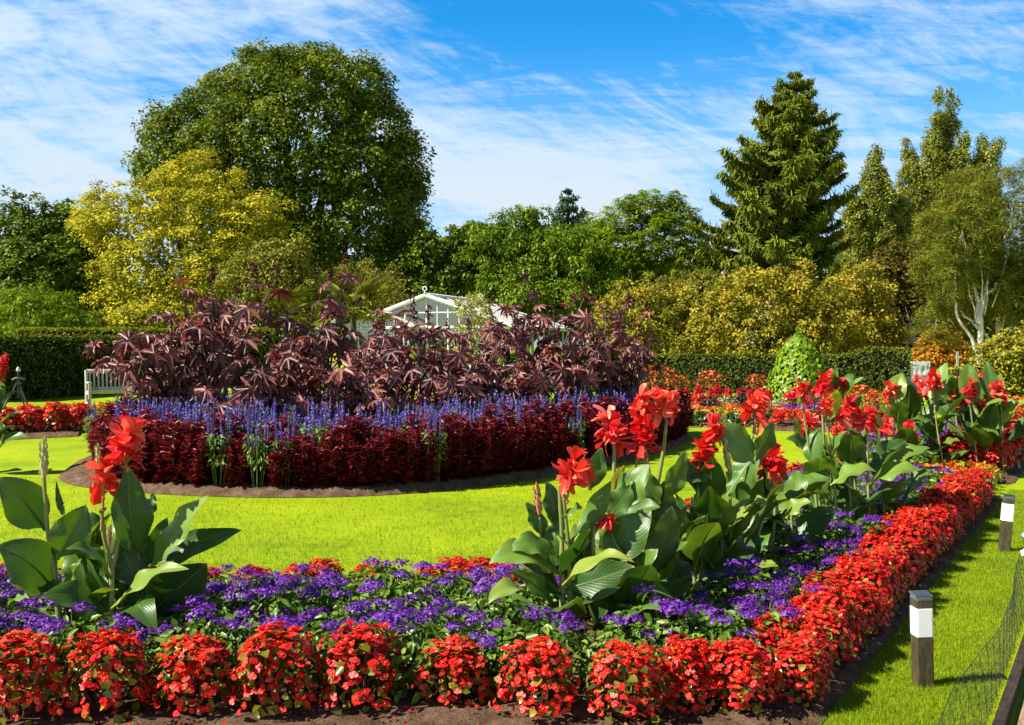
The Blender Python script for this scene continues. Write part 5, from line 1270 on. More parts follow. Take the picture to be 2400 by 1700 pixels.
class Canna:
    def __init__(s, loc, label, seed):
        s.o = np.array([loc[0], loc[1], 0.03]); s.t = thing('canna_plant', label, 'canna', s.o, group='red cannas'); s.rng = np.random.default_rng(seed)
    def leaf(s, b_, tip, w, nh=(0, -1, .4), arch=.10, fold=.16, var=.45, ruf=.019, twist=0.0, stalk=.10):
        rng = s.rng; b_, tip = np.asarray(b_, float) - s.o, np.asarray(tip, float) - s.o
        ax = tip - b_; L = np.linalg.norm(ax); nh = np.asarray(nh, float)
        n0 = nrm(nh - ax * (nh @ ax) / (L * L)); nv, nu = 18, 11
        v = np.linspace(0, 1, nv); up = np.array([0, 0, 1.0])
        bend = n0 * .75 + up * .45; sp_ = b_ + ax * v[:, None] + bend * (arch * L * 4 * v * (1 - v) * (.55 + .9 * v))[:, None]
        sdw = np.cross(ax, n0) / L; sp_ += sdw * (rng.normal(0, .03) * L * np.sin(v * 3.1))[:, None]
        tan = nrm(np.gradient(sp_, axis=0)); side = nrm(np.cross(tan, n0)); N = np.cross(side, tan)
        tw_ = twist * v + rng.normal(0, .06); c, sn = np.cos(tw_)[:, None], np.sin(tw_)[:, None]; side, N = side * c + N * sn, N * c - side * sn
        x = np.clip((v - stalk) / (1 - stalk), 0, 1); prof = np.sin(math.pi * x ** .78) ** .82 * (1 - .15 * x); prof = np.maximum(prof, 0) ; prof[x >= .999] = .0
        hw = .5 * w * prof / prof.max() + .010 * (1 - x) ** 2 * (x < .9)
        u = np.linspace(-1, 1, nu); ph = rng.uniform(0, 6.28, 2); rk = rng.uniform(9, 15)
        rip = np.where(u[None] > 0, np.sin(rk * v[:, None] + ph[0]), np.sin(rk * 1.1 * v[:, None] + ph[1])) * ruf * (np.abs(u)[None] ** 2.2) * (prof[:, None])
        up_ = fold * np.abs(u)[None] * hw[:, None] - .25 * fold * (u[None] ** 4) * hw[:, None] * 1.5
        pl = .0012 * np.sin(26 * v[:, None] - 10 * np.abs(u)[None]) * prof[:, None]
        V = sp_[:, None] + side[:, None] * (u[None] * hw[:, None])[..., None] + N[:, None] * (up_ + rip + pl)[..., None]
        i = (np.arange(nv - 1)[:, None] * nu + np.arange(nu - 1)[None]).reshape(-1)
        tc_ = np.zeros((nv, nu, 3)); tc_[..., 0] = u[None]; tc_[..., 1] = v[:, None]; tc_[..., 2] = var
        m = MB(); m.add(V.reshape(-1, 3), np.stack([i, i + 1, i + nu + 1, i + nu], -1), 0, tc_); rib = sp_ - N * .004
        m.tube(rib[:-1], np.linspace(.0085, .0015, nv - 1) * (.6 + w * 2.2), 5, 0, var + .2, cap=False)
        m.obj('leaf', M['canna_leaf'], s.t)
    def stem(s, pts, r=.013):
        pts = np.asarray(pts, float) - s.o; n = 16; k = np.linspace(0, len(pts) - 1, n); q = np.stack([np.interp(k, np.arange(len(pts)), pts[:, i]) for i in range(3)], -1)
        q[1:-1] = (q[:-2] + 2 * q[1:-1] + q[2:]) / 4; rr = np.linspace(r * 1.15, r * .62, n); rr = rr * (1 + .16 * ((np.arange(n) % 5) == 2))
        m = MB(); m.tube(q, rr, 9, 0); m.obj('stem', M['canna_stem'], s.t); return pts
    def petal(s, m, c, d, L, w, rng, var):
        nv, nu = 7, 5; v = np.linspace(0, 1, nv); u = np.linspace(-1, 1, nu); d = nrm(d); r_ = nrm(rng.normal(size=3)); n0 = nrm(np.cross(np.cross(d, np.array([0, 0, 1.0]) + r_ * .5), d)); sd = np.cross(d, n0)
        prof = np.sin(math.pi * np.clip(v * .80 + .07, 0, 1)) ** .65 * (.45 + .7 * v); curl = rng.uniform(-.8, .5); cup = rng.uniform(-.35, .6)
        sp_ = c + d * (L * v)[:, None] + n0 * (curl * L * v ** 2)[:, None]
        rip = .08 * L * np.sin(rng.uniform(5, 9) * v[:, None] + 2.4 * u[None] + rng.uniform(0, 6)) * (np.abs(u)[None] * .8 + .15) * v[:, None]
        V = sp_[:, None] + sd * (u[None] * (.5 * w * prof)[:, None])[..., None] + n0 * (cup * w * .5 * u[None] ** 2 * prof[:, None] + rip)[..., None]
        i = (np.arange(nv - 1)[:, None] * nu + np.arange(nu - 1)[None]).reshape(-1); tc_ = np.zeros((nv, nu, 3)); tc_[..., 2] = np.clip(var + .22 * (v[:, None] - .5) + rng.normal(0, .06), 0, 1); tc_[..., 0] = u[None]; tc_[..., 1] = v[:, None]
        m.add(V.reshape(-1, 3), np.stack([i, i + 1, i + nu + 1, i + nu], -1), 0, tc_)
    def head(s, c, size=.18, foot=None, blooms=5, mat='petal_scarlet', pods=True):
        blooms = int(blooms * 1.2)
        rng = s.rng; c = np.asarray(c, float) - s.o; m, k = MB(), MB(); size = size * .82
        foot = (np.asarray(foot, float) - s.o) if foot is not None else c - [0, 0, size * .8]
        ax = nrm(c + [0, 0, size * .3] - foot)
        k.tube([foot, c, c + ax * size * .35], [.007, .006, .003], 6, 0, .3)
        for i in range(blooms):
            a = i * 2.4 + rng.uniform(0, 1); f = (i + .5) / blooms - .5; out = np.array([math.cos(a), math.sin(a) - .25, .25]); p = c + ax * f * size * .85 + nrm(out) * size * .12
            k.tube([c + ax * (f - .22) * size * .7, p], [.005, .007], 5, 0, .6); big = size * rng.uniform(.40, .54); d0 = nrm(out + ax * .35); var = np.clip(rng.normal(.48, .17), .1, .9)
            for j in range(rng.integers(4, 6)):
                t1 = nrm(np.cross(d0, rng.normal(size=3))); s.petal(m, p, d0 * rng.uniform(.1, .8) + t1 * rng.uniform(.6, 1.0) - np.array([0, 0, .2]), big * rng.uniform(.8, 1.25), big * rng.uniform(.7, 1.0), rng, var)
            for j in range(2): s.petal(m, p, d0 + rng.normal(0, .25, 3), big * .8, big * .3, rng, np.clip(var + .2, 0, 1))
        if pods:
            for j in range(9):
                f = rng.uniform(0, 1); q = foot + (c - foot) * f; a = rng.uniform(0, 6.28); d = np.array([math.cos(a), math.sin(a), .8]) * size * .12; k.tube([q, q + d * .5, q + d], [.004, .009, .002], 5, 0, rng.uniform(.2, .9))
        k.obj('flower_stalk', M['canna_bud'], s.t); m.obj('flower_head', M[mat], s.t)
    def bud(s, a, b_, r=.016, mat='canna_spike'):
        a, b_ = np.asarray(a, float) - s.o, np.asarray(b_, float) - s.o; L = np.linalg.norm(b_ - a); m = MB(); m.tube(a + (b_ - a) * np.linspace(0, 1, 7)[:, None], r * np.array([.6, .95, 1.05, .95, .8, .55, .15]), 8, 0, .5)
        n = 16; u = np.linspace(.05, .9, n); an = np.arange(n) * 2.4; ax = nrm(b_ - a); e1 = nrm(np.cross(ax, [0, 1, .2])); e2 = np.cross(ax, e1); rad = e1 * np.cos(an)[:, None] + e2 * np.sin(an)[:, None]
        tv, tf, tt = leaf_t(.5, .4, .0, .4); m.scatter(tv, tf, tt, a + (b_ - a) * u[:, None] + rad * r * .75, frames(rad, ax * 1.0 + rad * .25), L * .28 * (1 - .3 * u), np.clip(s.rng.normal(.5, .2, n), 0, 1), 0)
        m.obj('bud_spike', M[mat], s.t)
    def sprout(s, base, H, nleaf, Lf=.48, W=.17, a0=0.0, lean=(0, 0), head=None, hsize=.16, mat='petal_scarlet', low=.12, el0=.55):
        """One stem with its leaves spiralling up it, and a flower head on top when head is given."""
        rng = s.rng; base = np.asarray(base, float); top = base + [lean[0], lean[1], H]
        if head is not None: top = np.asarray(head, float) - [0, 0, hsize * .45]
        mid = base + (top - base) * .5 + [*(rng.normal(0, .015, 2)), 0]; s.stem([base, mid, top], .012)
        hl = H if head is None else min(H, top[2] - .02)
        for i in range(nleaf):
            f = low + (.86 - low) * i / max(1, nleaf - 1); z = hl * f; k = min(1, z / max(.05, top[2] - base[2])); p = base + (top - base) * k
            a = a0 + i * 2.25 + rng.uniform(-.4, .4); el = el0 + .75 * f + rng.uniform(-.22, .22); L = Lf * rng.uniform(.8, 1.15) * (1 - .25 * f)
            d = np.array([math.cos(a) * math.cos(el), math.sin(a) * math.cos(el), math.sin(el)])
            s.leaf(p, p + d * L, W * rng.uniform(.8, 1.2), nh=np.array([-math.cos(a) * .5, -math.sin(a) * .5 - .25, 1.0]), arch=rng.uniform(.02, .15), fold=rng.uniform(.05, .35), var=np.clip(rng.normal(.42, .13) + (.18 if rng.random() < .12 else 0), .1, .95), twist=rng.normal(0, .35))
        if head is not None: s.head(head, hsize, foot=top - [0, 0, hsize * .4], blooms=5, mat=mat)

def zA(x, y): return x * .33259, 960 + y * .33259
def zB(x, y): return 1150 + x * .26167, 1050 + y * .26167
def zC(x, y): return 1500 + x * .21805, 850 + y * .21805
def hero(c, conv, D, rows):
    for (bx, by, bd, tx, ty, td, wpx, nh, arch, fold, var, tw) in rows:
        b_, t_ = P(*conv(bx, by), D + bd), P(*conv(tx, ty), D + td); sc = conv(1, 0)[0] - conv(0, 0)[0]
        b_[2] = max(b_[2], .05); t_[2] = max(t_[2], .05)
        c.leaf(b_, t_, 1.22 * wpx * sc * D / F, nh, arch, fold, var, twist=tw)
UPF, FAC, FLT, LFT, RGT = (0, -.6, .8), (0, -1, .25), (-.2, -.35, 1), (-.75, -.65, .35), (.6, -.75, .3)
# the near left plant
DA = 5.14
ca = Canna(P(*zA(700, 1500), DA), 'canna at lower left with two scarlet heads and a tall unopened bud spike', 1)
hero(ca, zA, DA, [
    (320, 850, .12, -10, 480, -.05, 250, (.3, -.8, .5), .05, .12, .22, .1), (400, 1290, .05, -20, 960, -.18, 290, (-.2, -.7, .7), .10, .14, .30, .1), (400, 1060, .0, 608, 672, .05, 215, (.55, -.8, .1), .02, .30, .42, .25),
    (745, 1440, .0, 296, 1325, -.22, 200, (-.1, -.75, .7), .12, .14, .30, .1), (790, 1190, -.02, 462, 985, -.2, 165, (0, -.55, .85), .16, .2, .34, -.2), (990, 1050, .05, 905, 398, .0, 235, (.75, -.7, .1), .02, .25, .20, .1),
    (1060, 1110, .05, 1466, 606, .0, 225, (-.6, -.75, .3), .03, .12, .66, .05), (1080, 1090, .15, 1705, 850, .15, 165, (.1, -.75, .55), .07, .1, .20, 0), (785, 1400, -.06, 1335, 1125, -.2, 150, (-.2, -.45, .9), .10, .2, .74, .1),
    (1060, 1440, .08, 1460, 1085, .05, 330, (.55, -.8, .1), .03, .1, .10, 0), (930, 1430, -.05, 1110, 1590, -.32, 190, (.3, -.8, .5), .25, .15, .32, 0), (760, 1420, .06, 615, 1050, .0, 120, (-.3, -.9, .2), .03, .3, .45, .2),
    (480, 1290, .0, 575, 1050, -.05, 70, (-.6, -.7, .2), .05, .6, .62, .2), (970, 1260, .1, 850, 930, .12, 190, (.4, -.9, .1), .02, .15, .16, 0), (720, 960, .16, 560, 700, .2, 150, (.3, -.9, .2), .03, .2, .22, 0), (1030, 760, .16, 1085, 590, .2, 80, (.2, -.9, .2), .05, .2, .3, 0),
    (445, 740, .05, 398, 500, .05, 30, (.5, -.8, 0), -.12, .5, .3, .2), (640, 1300, .15, 470, 900, .2, 190, (.1, -.9, .2), .02, .2, .48, 0), (740, 1380, .1, 560, 1150, .2, 170, (.3, -.9, 0), .0, .2, .12, 0), (900, 1380, .12, 1100, 1100, .2, 200, (.4, -.9, 0), .02, .2, .12, 0),
    (880, 1330, .12, 860, 960, .18, 120, (-.3, -.9, .1), .02, .25, .55, 0), (250, 1210, .1, 420, 1330, -.1, 100, (0, -.5, .8), .1, .1, .18, 0), (1000, 1130, .18, 1180, 760, .2, 130, (.5, -.8, .1), .02, .2, .2, 0), (60, 1370, .1, 210, 1335, -.1, 60, FLT, .05, .2, .6, 0), (1020, 1500, .1, 1250, 1300, .12, 220, (.6, -.8, 0), 0, .1, .1, 0)])
ca.stem([P(*zA(765, 1560), DA), P(*zA(785, 1440), DA), P(*zA(790, 1090), DA), P(*zA(730, 900), DA - .02), P(*zA(715, 700), DA - .03)], .014)
ca.stem([P(*zA(790, 1110), DA), P(*zA(830, 930), DA), P(*zA(865, 740), DA + .01), P(*zA(890, 420), DA + .02)], .013)
ca.stem([P(*zA(420, 1480), DA), P(*zA(400, 1290), DA), P(*zA(375, 1080), DA + .02), P(*zA(330, 830), DA + .04), P(*zA(308, 440), DA + .04)], .014)
ca.bud(P(*zA(312, 480), DA + .04), P(*zA(305, 215), DA + .04), .017)
ca.head(P(*zA(885, 240), DA + .02), .235, P(*zA(885, 440), DA + .02), 6, 'petal_scarlet')
ca.head(P(*zA(735, 490), DA - .03), .205, P(*zA(715, 850), DA - .03), 5, 'petal_coral')
ca.bud(P(*zA(700, 420), DA - .06), P(*zA(682, 250), DA - .06), .011)
ca.bud(P(*zA(770, 960), DA - .04), P(*zA(775, 820), DA - .04), .008, 'canna_bud'); ca.bud(P(*zA(850, 750), DA), P(*zA(870, 560), DA), .014, 'canna_bud')
for px, dd, a0, n in ((215, .15, 3.2, 5), (285, .2, 5.4, 5)):
    b_ = P(px, HZ, DA + dd); b_[2] = .03; ca.sprout(b_, .45, n, .44, .17, a0, el0=.5)
# the broad clump in front, right of centre
DB = 5.25
cb_ = Canna(P(*zB(640, 1430), DB), 'broad canna clump nearest the viewer, big pale leaves reaching left over the purple flowers', 2)
hero(cb_, zB, DB, [
    (620, 1115, .0, -15, 1040, -.15, 300, (-.35, -.55, .8), .16, .22, .60, .1), (585, 950, .0, 130, 945, -.1, 190, (-.1, -.75, .6), .18, .1, .50, -.2), (585, 1425, -.05, 148, 1105, -.28, 135, (.2, -.75, .6), .06, .2, .36, .1), (350, 1310, .0, -25, 1400, -.2, 215, (-.2, -.5, .9), .18, .15, .72, 0),
    (640, 1228, -.12, 1295, 1028, -.32, 175, (-.25, -.4, .95), .16, .2, .82, .1), (690, 1260, -.02, 1290, 1060, -.12, 270, (.1, -.95, .3), .02, .1, .24, 0), (1000, 1010, .02, 1440, 562, .0, 300, (-.15, -.9, .4), .03, .15, .36, .1), (1455, 1160, .12, 1625, 520, .12, 270, (.35, -.95, 0), .02, .1, .22, .1),
    (1350, 1220, .0, 1500, 905, -.1, 195, (-.4, -.7, .5), .10, .15, .56, .3), (1280, 1470, .0, 1640, 1350, -.15, 130, (-.1, -.5, .9), .28, .2, .50, 0), (1110, 1480, -.05, 825, 1400, -.2, 130, FLT, .1, .15, .30, 0), (795, 1110, .05, 830, 770, .05, 190, (.2, -1, .1), .02, .15, .20, 0),
    (770, 900, .05, 1080, 290, .05, 180, (-.4, -.8, .3), .03, .15, .52, .1), (600, 710, .12, 500, 300, .12, 165, (.3, -.9, .2), .03, .2, .20, 0), (480, 790, .08, 312, 485, .05, 120, (.2, -.8, .5), .06, .2, .24, 0), (885, 380, .3, 995, -5, .3, 165, (.1, -1, .1), .02, .2, .30, .1),
    (720, 1020, .0, 900, 640, -.03, 130, (-.6, -.7, .2), .02, .3, .62, .2), (655, 620, .02, 830, 560, -.1, 110, (-.3, -.5, .8), .10, .2, .5, 0), (605, 1110, .05, 450, 640, .1, 130, (-.2, -.9, .2), .03, .2, .36, 0), (1050, 1420, .1, 1320, 1000, .15, 300, (.4, -.9, 0), .0, .1, .10, 0), (1250, 1420, .1, 1500, 1150, .15, 300, (.5, -.9, 0), .0, .1, .12, 0),
    (860, 1330, .1, 950, 960, .15, 260, (.3, -.95, 0), .0, .1, .16, 0), (520, 1330, .1, 300, 1150, .0, 150, FLT, .08, .2, .4, 0), (1180, 560, .3, 1420, 150, .3, 260, (-.5, -.8, .2), .02, .15, .55, .1), (1060, 620, .28, 1260, 330, .28, 200, (-.1, -.95, .2), .02, .15, .42, 0), (1560, 470, .35, 1750, 20, .3, 150, (.4, -.8, .2), .0, .4, .42, .3), (1520, 500, .4, 1330, 150, .4, 160, (-.2, -.9, .2), .03, .2, .45, 0),
    (1200, 640, .2, 1520, 530, .1, 170, (0, -.6, .7), .08, .2, .4, 0), (1250, 480, .3, 1240, 250, .3, 70, (-.6, -.7, .1), .02, .5, .62, .2), (560, 800, .1, 640, 560, .1, 110, (-.2, -.9, .2), .03, .3, .34, 0)])
cb_.stem([P(*zB(640, 1470), DB), P(*zB(642, 1100), DB), P(*zB(636, 690), DB), P(*zB(612, 340), DB)], .0135)
cb_.stem([P(*zB(712, 1470), DB + .03), P(*zB(708, 1160), DB), P(*zB(690, 800), DB), P(*zB(655, 480), DB), P(*zB(652, 340), DB)], .0125)
cb_.head(P(*zB(745, 230), DB - .02), .205, P(*zB(660, 540), DB), 6, 'petal_coral')
cb_.stem([P(*zB(470, 1300), DB + .1), P(*zB(450, 900), DB + .08), P(*zB(440, 620), DB + .06)], .010); cb_.bud(P(*zB(436, 600), DB + .06), P(*zB(408, 330), DB + .06), .016, 'canna_bud')
cb_.stem([P(*zB(930, 1250), DB + .05), P(*zB(915, 850), DB), P(*zB(930, 700), DB)], .011); cb_.head(P(*zB(1030, 650), DB - .02), .105, P(*zB(930, 760), DB), 4, 'petal_scarlet', False)
for px, dd, a0, n in ((1330, .05, 2.6, 5), (1400, .12, 5.2, 6), (1470, .05, 4.6, 6), (1530, .18, 5.6, 5)):
    b_ = P(px, HZ, DB + dd); b_[2] = .03; cb_.sprout(b_, .42, n, .46, .20, a0, el0=.35)
# taller stems just behind it
DB2 = 5.75
cb2 = Canna(P(*zB(1180, 1250), DB2), 'tall canna with four flower heads standing right behind the broad clump', 3)
cb2.stem([P(*zB(1130, 1250), DB2), P(*zB(1100, 560), DB2), P(*zB(1108, 20), DB2), P(1438, 1040, DB2)], .013); cb2.head(P(1432, 1012, DB2), .19, P(*zB(1105, 60), DB2), 6)
cb2.stem([P(*zB(1250, 1250), DB2), P(*zB(1280, 480), DB2), P(*zB(1400, 180), DB2), P(1508, 1060, DB2)], .015); cb2.head(P(1507, 1020, DB2 - .02), .215, P(*zB(1285, 240), DB2), 7)
cb2.stem([P(*zB(1330, 1250), DB2 + .2), P(1555, 1060, DB2 + .2), P(1563, 980, DB2 + .2)], .012); cb2.head(P(1562, 946, DB2 + .2), .20, P(1562, 1000, DB2 + .2), 6, 'petal_coral')
cb2.head(P(1503, 948, DB2 + .15), .17, P(1510, 1000, DB2 + .15), 5, 'petal_coral')
for a0, (px, dd), n in ((.5, (1460, 0), 3), (2.5, (1500, .1), 4), (4.2, (1550, .2), 4)):
    b_ = P(px, HZ, DB2 + dd); b_[2] = .03; cb2.sprout(b_, .62, n, .46, .17, a0, el0=.75)
for px, dd, a0, n in ((1560, .0, 4.8, 5), (1480, .1, 4.0, 5)):
    b_ = P(px, HZ, DB2 + dd); b_[2] = .03; cb2.sprout(b_, .45, n, .46, .20, a0, el0=.4)
# third clump
DC = 6.45
cc = Canna(P(1640, 1300, DC), 'canna clump behind the tall one, stacked red heads beside a big upright pale leaf', 4)
hero(cc, zC, DC, [(1235, 1085, .1, 815, 640, .05, 300, (.35, -.9, .3), .06, .12, .52, .1), (1250, 1060, .12, 1432, 630, .1, 190, (.5, -.9, .1), .02, .2, .30, .2), (930, 1430, -.1, 1190, 1060, -.1, 120, (-.7, -.6, .2), .02, .4, .45, .2), (790, 1180, .0, 370, 1270, -.1, 210, (0, -.9, .4), .05, .2, .22, .1), (880, 1420, .05, 870, 1240, .0, 150, (-.2, -.9, .2), .02, .2, .46, 0),
     (1130, 1600, -.2, 1370, 1545, -.35, 130, FLT, .18, .2, .70, 0), (1560, 1640, .0, 1840, 1500, -.1, 160, (-.2, -.6, .8), .1, .15, .68, 0)])
for px, py, hx, hy, sz, m_, a0 in ((1640, 1290, 1650, 1065, .19, 'petal_scarlet', .3), (1662, 1290, 1672, 1012, .19, 'petal_scarlet', 2.0), (1700, 1270, 1770, 955, .21, 'petal_coral', 4.0), (1735, 1260, 1811, 1090, .20, 'petal_scarlet', 1.2), (1590, 1300, 1512, 1022, .13, 'petal_scarlet', 3.1)):
    b_ = P(px, HZ, DC + (.5 if hx > 1750 else 0)); b_[2] = .03; cc.sprout(b_, .64, 5, .50, .18, a0, head=P(hx, hy, DC + (.5 if hx > 1750 else 0)), hsize=sz, mat=m_, el0=.5)
cc.bud(P(1708, 1100, DC), P(1698, 1032, DC), .014); b_ = P(1712, HZ, DC); b_[2] = .03; cc.stem([b_, P(1712, 1150, DC), P(1708, 1098, DC)], .010)
for px, dd, a0, n in ((1630, -.1, 4.5, 6), (1690, .0, 5.5, 6), (1740, .2, 5.2, 5)):
    b_ = P(px, HZ, DC + dd); b_[2] = .03; cc.sprout(b_, .42, n, .50, .21, a0, el0=.35)
# low leaves near the third clump
DD = 7.3
cd = Canna(P(1800, 1240, DD), 'low canna with one broad scarlet head over sunlit yellow leaves', 5)
b_ = P(1800, HZ, DD); b_[2] = .03
for k in range(3): q = b_ + [.16 * (k - 1), .12 * (k % 2), 0]; cd.sprout(q, .52, 5, .50, .19, .8 + 2 * k, el0=.30)
cd.head(P(1806, 1082, DD - .1), .20, P(1812, 1150, DD - .1), 6); cd.stem([b_ + [.0, -.05, 0], P(1818, 1190, DD - .1), P(1810, 1120, DD - .1)], .012)
# fourth clump: many heads against the lawn
DE = 8.5
ce = Canna(P(1990, 1170, DE), 'wide canna clump of many scarlet heads in the middle of the long bed', 6)
for k, (hx, hy, sz, m_) in enumerate(((1880, 920, .20, 'petal_scarlet'), (1925, 905, .22, 'petal_scarlet'), (1893, 1000, .24, 'petal_scarlet'), (1985, 965, .26, 'petal_scarlet'), (1963, 1010, .18, 'petal_coral'), (1996, 1005, .22, 'petal_scarlet'), (2032, 985, .20, 'petal_scarlet'), (2078, 1008, .17, 'petal_scarlet'), (2125, 1022, .22, 'petal_scarlet'), (1935, 950, .18, 'petal_coral'))):
    bx = 1900 + (hx - 1880) * .75 + 25; D_ = DE + (k % 3) * .25 - .2; b_ = P(bx, HZ, D_); b_[2] = .03
    ce.sprout(b_, .70, 4, .48, .18, k * 1.3, head=P(hx, hy, D_), hsize=sz * .9, mat=m_, el0=.42)
hero(ce, lambda x, y: (1600 + x * .3492, 600 + y * .3492), DE, [(990, 1540, -.4, 1300, 1450, -.5, 130, FLT, .15, .15, .66, 0), (1290, 1500, -.3, 1575, 1440, -.4, 140, (-.1, -.5, .9), .12, .12, .62, 0), (1330, 1400, -.1, 1660, 1290, -.2, 110, (-.1, -.6, .8), .08, .2, .58, 0), (820, 1440, -.2, 970, 1600, -.4, 150, (-.2, -.7, .6), .2, .1, .5, 0), (870, 1330, 0, 690, 1230, -.1, 90, (.1, -.7, .6), .14, .2, .3, 0), (1260, 1400, 0, 1500, 1240, 0, 120, (0, -.8, .5), .06, .2, .26, 0)])
# far bed at right
DF = 13.2
cf = Canna(P(2230, 1060, DF), 'far canna with a crowd of red heads before the golden bush at right', 7)
for k, (hx, hy, sz) in enumerate(((2088, 915, .30), (2105, 945, .3), (2135, 940, .40), (2150, 900, .30), (2186, 895, .36), (2160, 912, .26), (2236, 914, .32), (2258, 905, .28), (2272, 915, .36), (2292, 892, .30), (2300, 930, .30), (2318, 935, .22), (2335, 920, .36), (2345, 930, .26), (2255, 940, .28), (2208, 910, .22), (2300, 950, .2), (2120, 960, .3))):
    bx = 2110 + (hx - 2088) * .92 + 14; D_ = DF + (k % 4) * .35 - .5; b_ = P(bx, HZ, D_); b_[2] = .03
    cf.sprout(b_, .95, 4, .70, .24, k * 1.7, head=P(hx, hy, D_), hsize=sz * .70, mat='petal_scarlet' if k % 3 else 'petal_coral', el0=.40)
hero(cf, lambda x, y: (2100 + x * .18473, 750 + y * .18473), DF, [(500, 1340, -.6, 215, 1310, -.7, 130, FLT, .14, .2, .5, 0), (1000, 1330, -.6, 1310, 1480, -.8, 120, (.1, -.6, .8), .1, .15, .55, 0), (600, 1560, -.7, 810, 1540, -.8, 120, FLT, .1, .15, .55, 0), (1330, 1110, 0, 1530, 1040, -.1, 110, (-.1, -.7, .6), .06, .15, .6, 0), (1180, 1190, 0, 1330, 1030, 0, 100, (-.4, -.8, .2), .03, .2, .55, 0), (720, 1180, -.3, 990, 1140, -.4, 110, FLT, .12, .15, .6, 0), (1300, 1350, -.3, 1560, 1330, -.4, 100, FLT, .1, .15, .5, 0), (540, 880, 0, 620, 1060, -.1, 120, (.2, -.9, .1), .02, .2, .3, 0)])
# behind the climber cone, and one cut off at the far left
DG = 19.5
cg = Canna(P(1965, 975, DG), 'small far canna with three red heads right of the climber cone', 8)
for k, (hx, hy) in enumerate(((1942, 882), (1946, 912), (1972, 902))):
    b_ = P(1935 + k * 26, HZ, DG); b_[2] = .03; cg.sprout(b_, 1.0, 5, .75, .26, k * 2 + .4, head=P(hx, hy, DG), hsize=.24, el0=.45)
DH = 13.0
ch = Canna(P(-30, 1000, DH), 'canna cut by the left edge with only leaves and a flower tip showing', 9)
for k, (hx, hy) in enumerate(((2, 846), (-4, 874), (-50, 850))):
    b_ = P(-28 - k * 18, HZ, DH); b_[2] = .03; ch.sprout(b_, .9, 5, .62, .22, k * 2.2 - .3, head=P(hx, hy, DH), hsize=.20, el0=.35)

# ------------------------------------------------------------------ grass blades where the lawn comes near
M['blade'] = leafmat('grass_blade', [(.085, .14, .003), (.21, .305, .004), (.33, .40, .008)], .35, .5, .3)
def blades(name, pts, n_hgt, rng):
    n = len(pts); m = MB(); tv = np.array([[-.07, 0, 0], [.07, 0, 0], [0.0, 1.0, .25]]); tf = np.array([[0, 1, 2]]); tt = np.array([[-1, 0], [1, 0], [0, 1]], float)
    a = rng.uniform(0, 6.28, n); lean = rng.uniform(.1, .9, n); d = np.stack([np.cos(a) * lean, np.sin(a) * lean, 1 + 0 * a], -1); N = np.stack([np.cos(a + 3.14), np.sin(a + 3.14), .6 + 0 * a], -1)
    m.scatter(tv, tf, tt, np.c_[pts, np.zeros(n)], frames(N, d), n_hgt * rng.uniform(.5, 1.3, n), np.clip(rng.normal(.5, .2, n) + .15 * sinnoise(pts[:, 0], pts[:, 1], 3), 0, 1), 0)
    o = m.obj(name, M['blade']); tag(o, None, None, kind='stuff'); return o
rr = np.random.default_rng(5)
n = 110000; t_ = rr.uniform(0, 1, n) ** 1.5 * 8.6 - .35; off = rr.uniform(0, 1, n); A_ = np.array([EDGE0 + EDGED * q for q in t_]); B_ = PE0 + EDGED * (t_[:, None] - .15); pts = A_ * (1 - off[:, None]) + B_ * off[:, None]
pts += rr.normal(0, .012, pts.shape)
blades('lawn_grass', pts, .021, rr)
n = 90000; dd = 6.1 / (1 - rr.uniform(0, 1, n) * .52); xx = rr.uniform(-.52, .42, n) * dd; pts = np.c_[xx, dd]
rel = pts - EDGE0; off = rel @ np.array([-EDGED[1], EDGED[0]]); iy = np.where(pts[:, 0] < -.6, 6.22, 6.4)
def inside(poly, q):
    c = np.zeros(len(q), bool); j = len(poly) - 1
    for i in range(len(poly)):
        a, b_ = poly[i], poly[j]; cond = ((a[1] > q[:, 1]) != (b_[1] > q[:, 1])) & (q[:, 0] < (b_[0] - a[0]) * (q[:, 1] - a[1]) / (b_[1] - a[1] + 1e-12) + a[0]); c ^= cond; j = i
    return c
pts = pts[(off > 2.07) & (pts[:, 1] > iy) & ~inside(ISL, pts)]
blades('lawn_grass', pts, .026, rr)

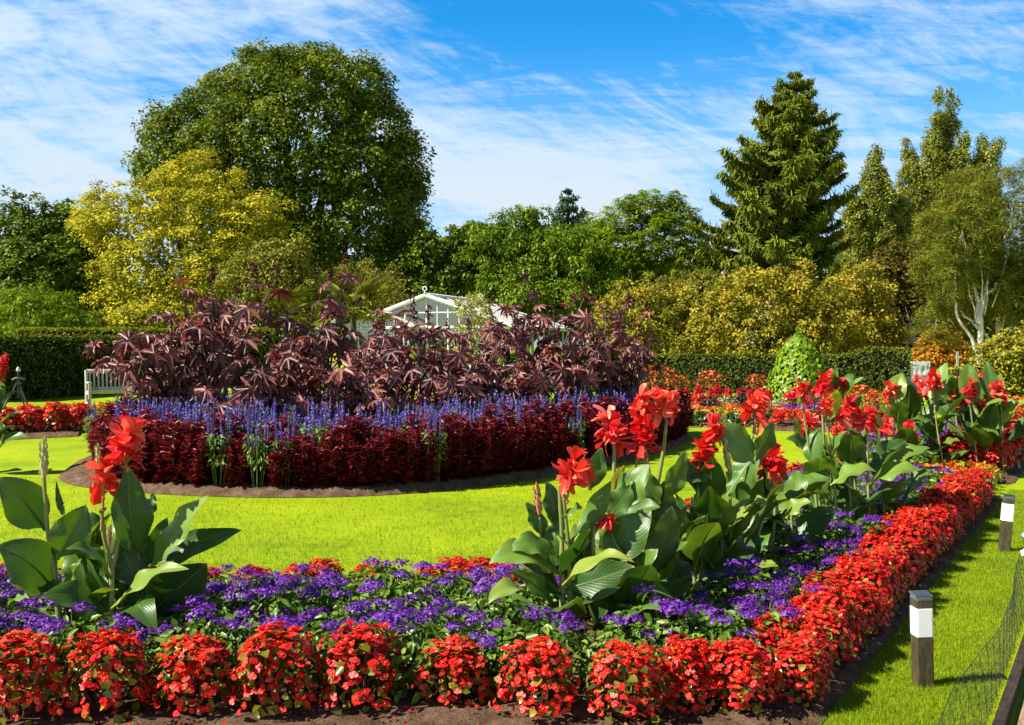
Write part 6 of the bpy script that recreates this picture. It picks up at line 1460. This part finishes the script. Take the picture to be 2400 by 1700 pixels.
# crumbs of soil and fallen petals on the bare front edge of the bed
def lumps(name, pts, size, mat, rng, flat=.6):
    t = (1 + 5 ** .5) / 2; iv = nrm(np.array([[-1, t, 0], [1, t, 0], [-1, -t, 0], [1, -t, 0], [0, -1, t], [0, 1, t], [0, -1, -t], [0, 1, -t], [t, 0, -1], [t, 0, 1], [-t, 0, -1], [-t, 0, 1]], float))
    fi = np.array([[0, 11, 5], [0, 5, 1], [0, 1, 7], [0, 7, 10], [0, 10, 11], [1, 5, 9], [5, 11, 4], [11, 10, 2], [10, 7, 6], [7, 1, 8], [3, 9, 4], [3, 4, 2], [3, 2, 6], [3, 6, 8], [3, 8, 9], [4, 9, 5], [2, 4, 11], [6, 2, 10], [8, 6, 7], [9, 8, 1]])
    n = len(pts); m = MB(); s3 = size[:, None] * rng.uniform(.5, 1.3, (n, 3)) * [1, 1, flat]
    m.scatter(iv, fi, np.zeros((12, 2)), pts, frames(nrm(rng.normal(0, .3, (n, 3)) + [0, 0, 1]), rdir(n, rng)), s3, rng.uniform(0, 1, n), 0, False)
    return tag(m.obj(name, mat), None, None, kind='stuff')
n = 5200; x = rr.uniform(-2.6, 1.2, n); y = rr.uniform(4.05, 4.75, n); lumps('soil_crumbs', np.c_[x, y, np.full(n, .052)], .0025 + .011 * rr.random(n) ** 4, M['soil'], rr)
n = 1500; t_ = rr.uniform(0, TEND, n); o_ = rr.uniform(.02, .22, n); q = np.array([edge(a, b_) for a, b_ in zip(t_, o_)]); lumps('soil_crumbs', np.c_[q, np.full(n, .035)], .003 + .010 * rr.random(n) ** 4, M['soil'], rr)
fp = MB(); n = 130; x = rr.uniform(-2.4, 1.2, n); y = rr.uniform(4.2, 4.6, n); tv, tf, tt = petal_t()
fp.scatter(tv, tf, tt, np.c_[x, y, np.full(n, .066)], frames(nrm(rr.normal(0, .35, (n, 3)) + [0, 0, 1]), rdir(n, rr)), rr.uniform(.009, .02, n), rr.uniform(0, .8, n), 0)
tag(fp.obj('fallen_petals', M['begonia']), None, None, kind='stuff')
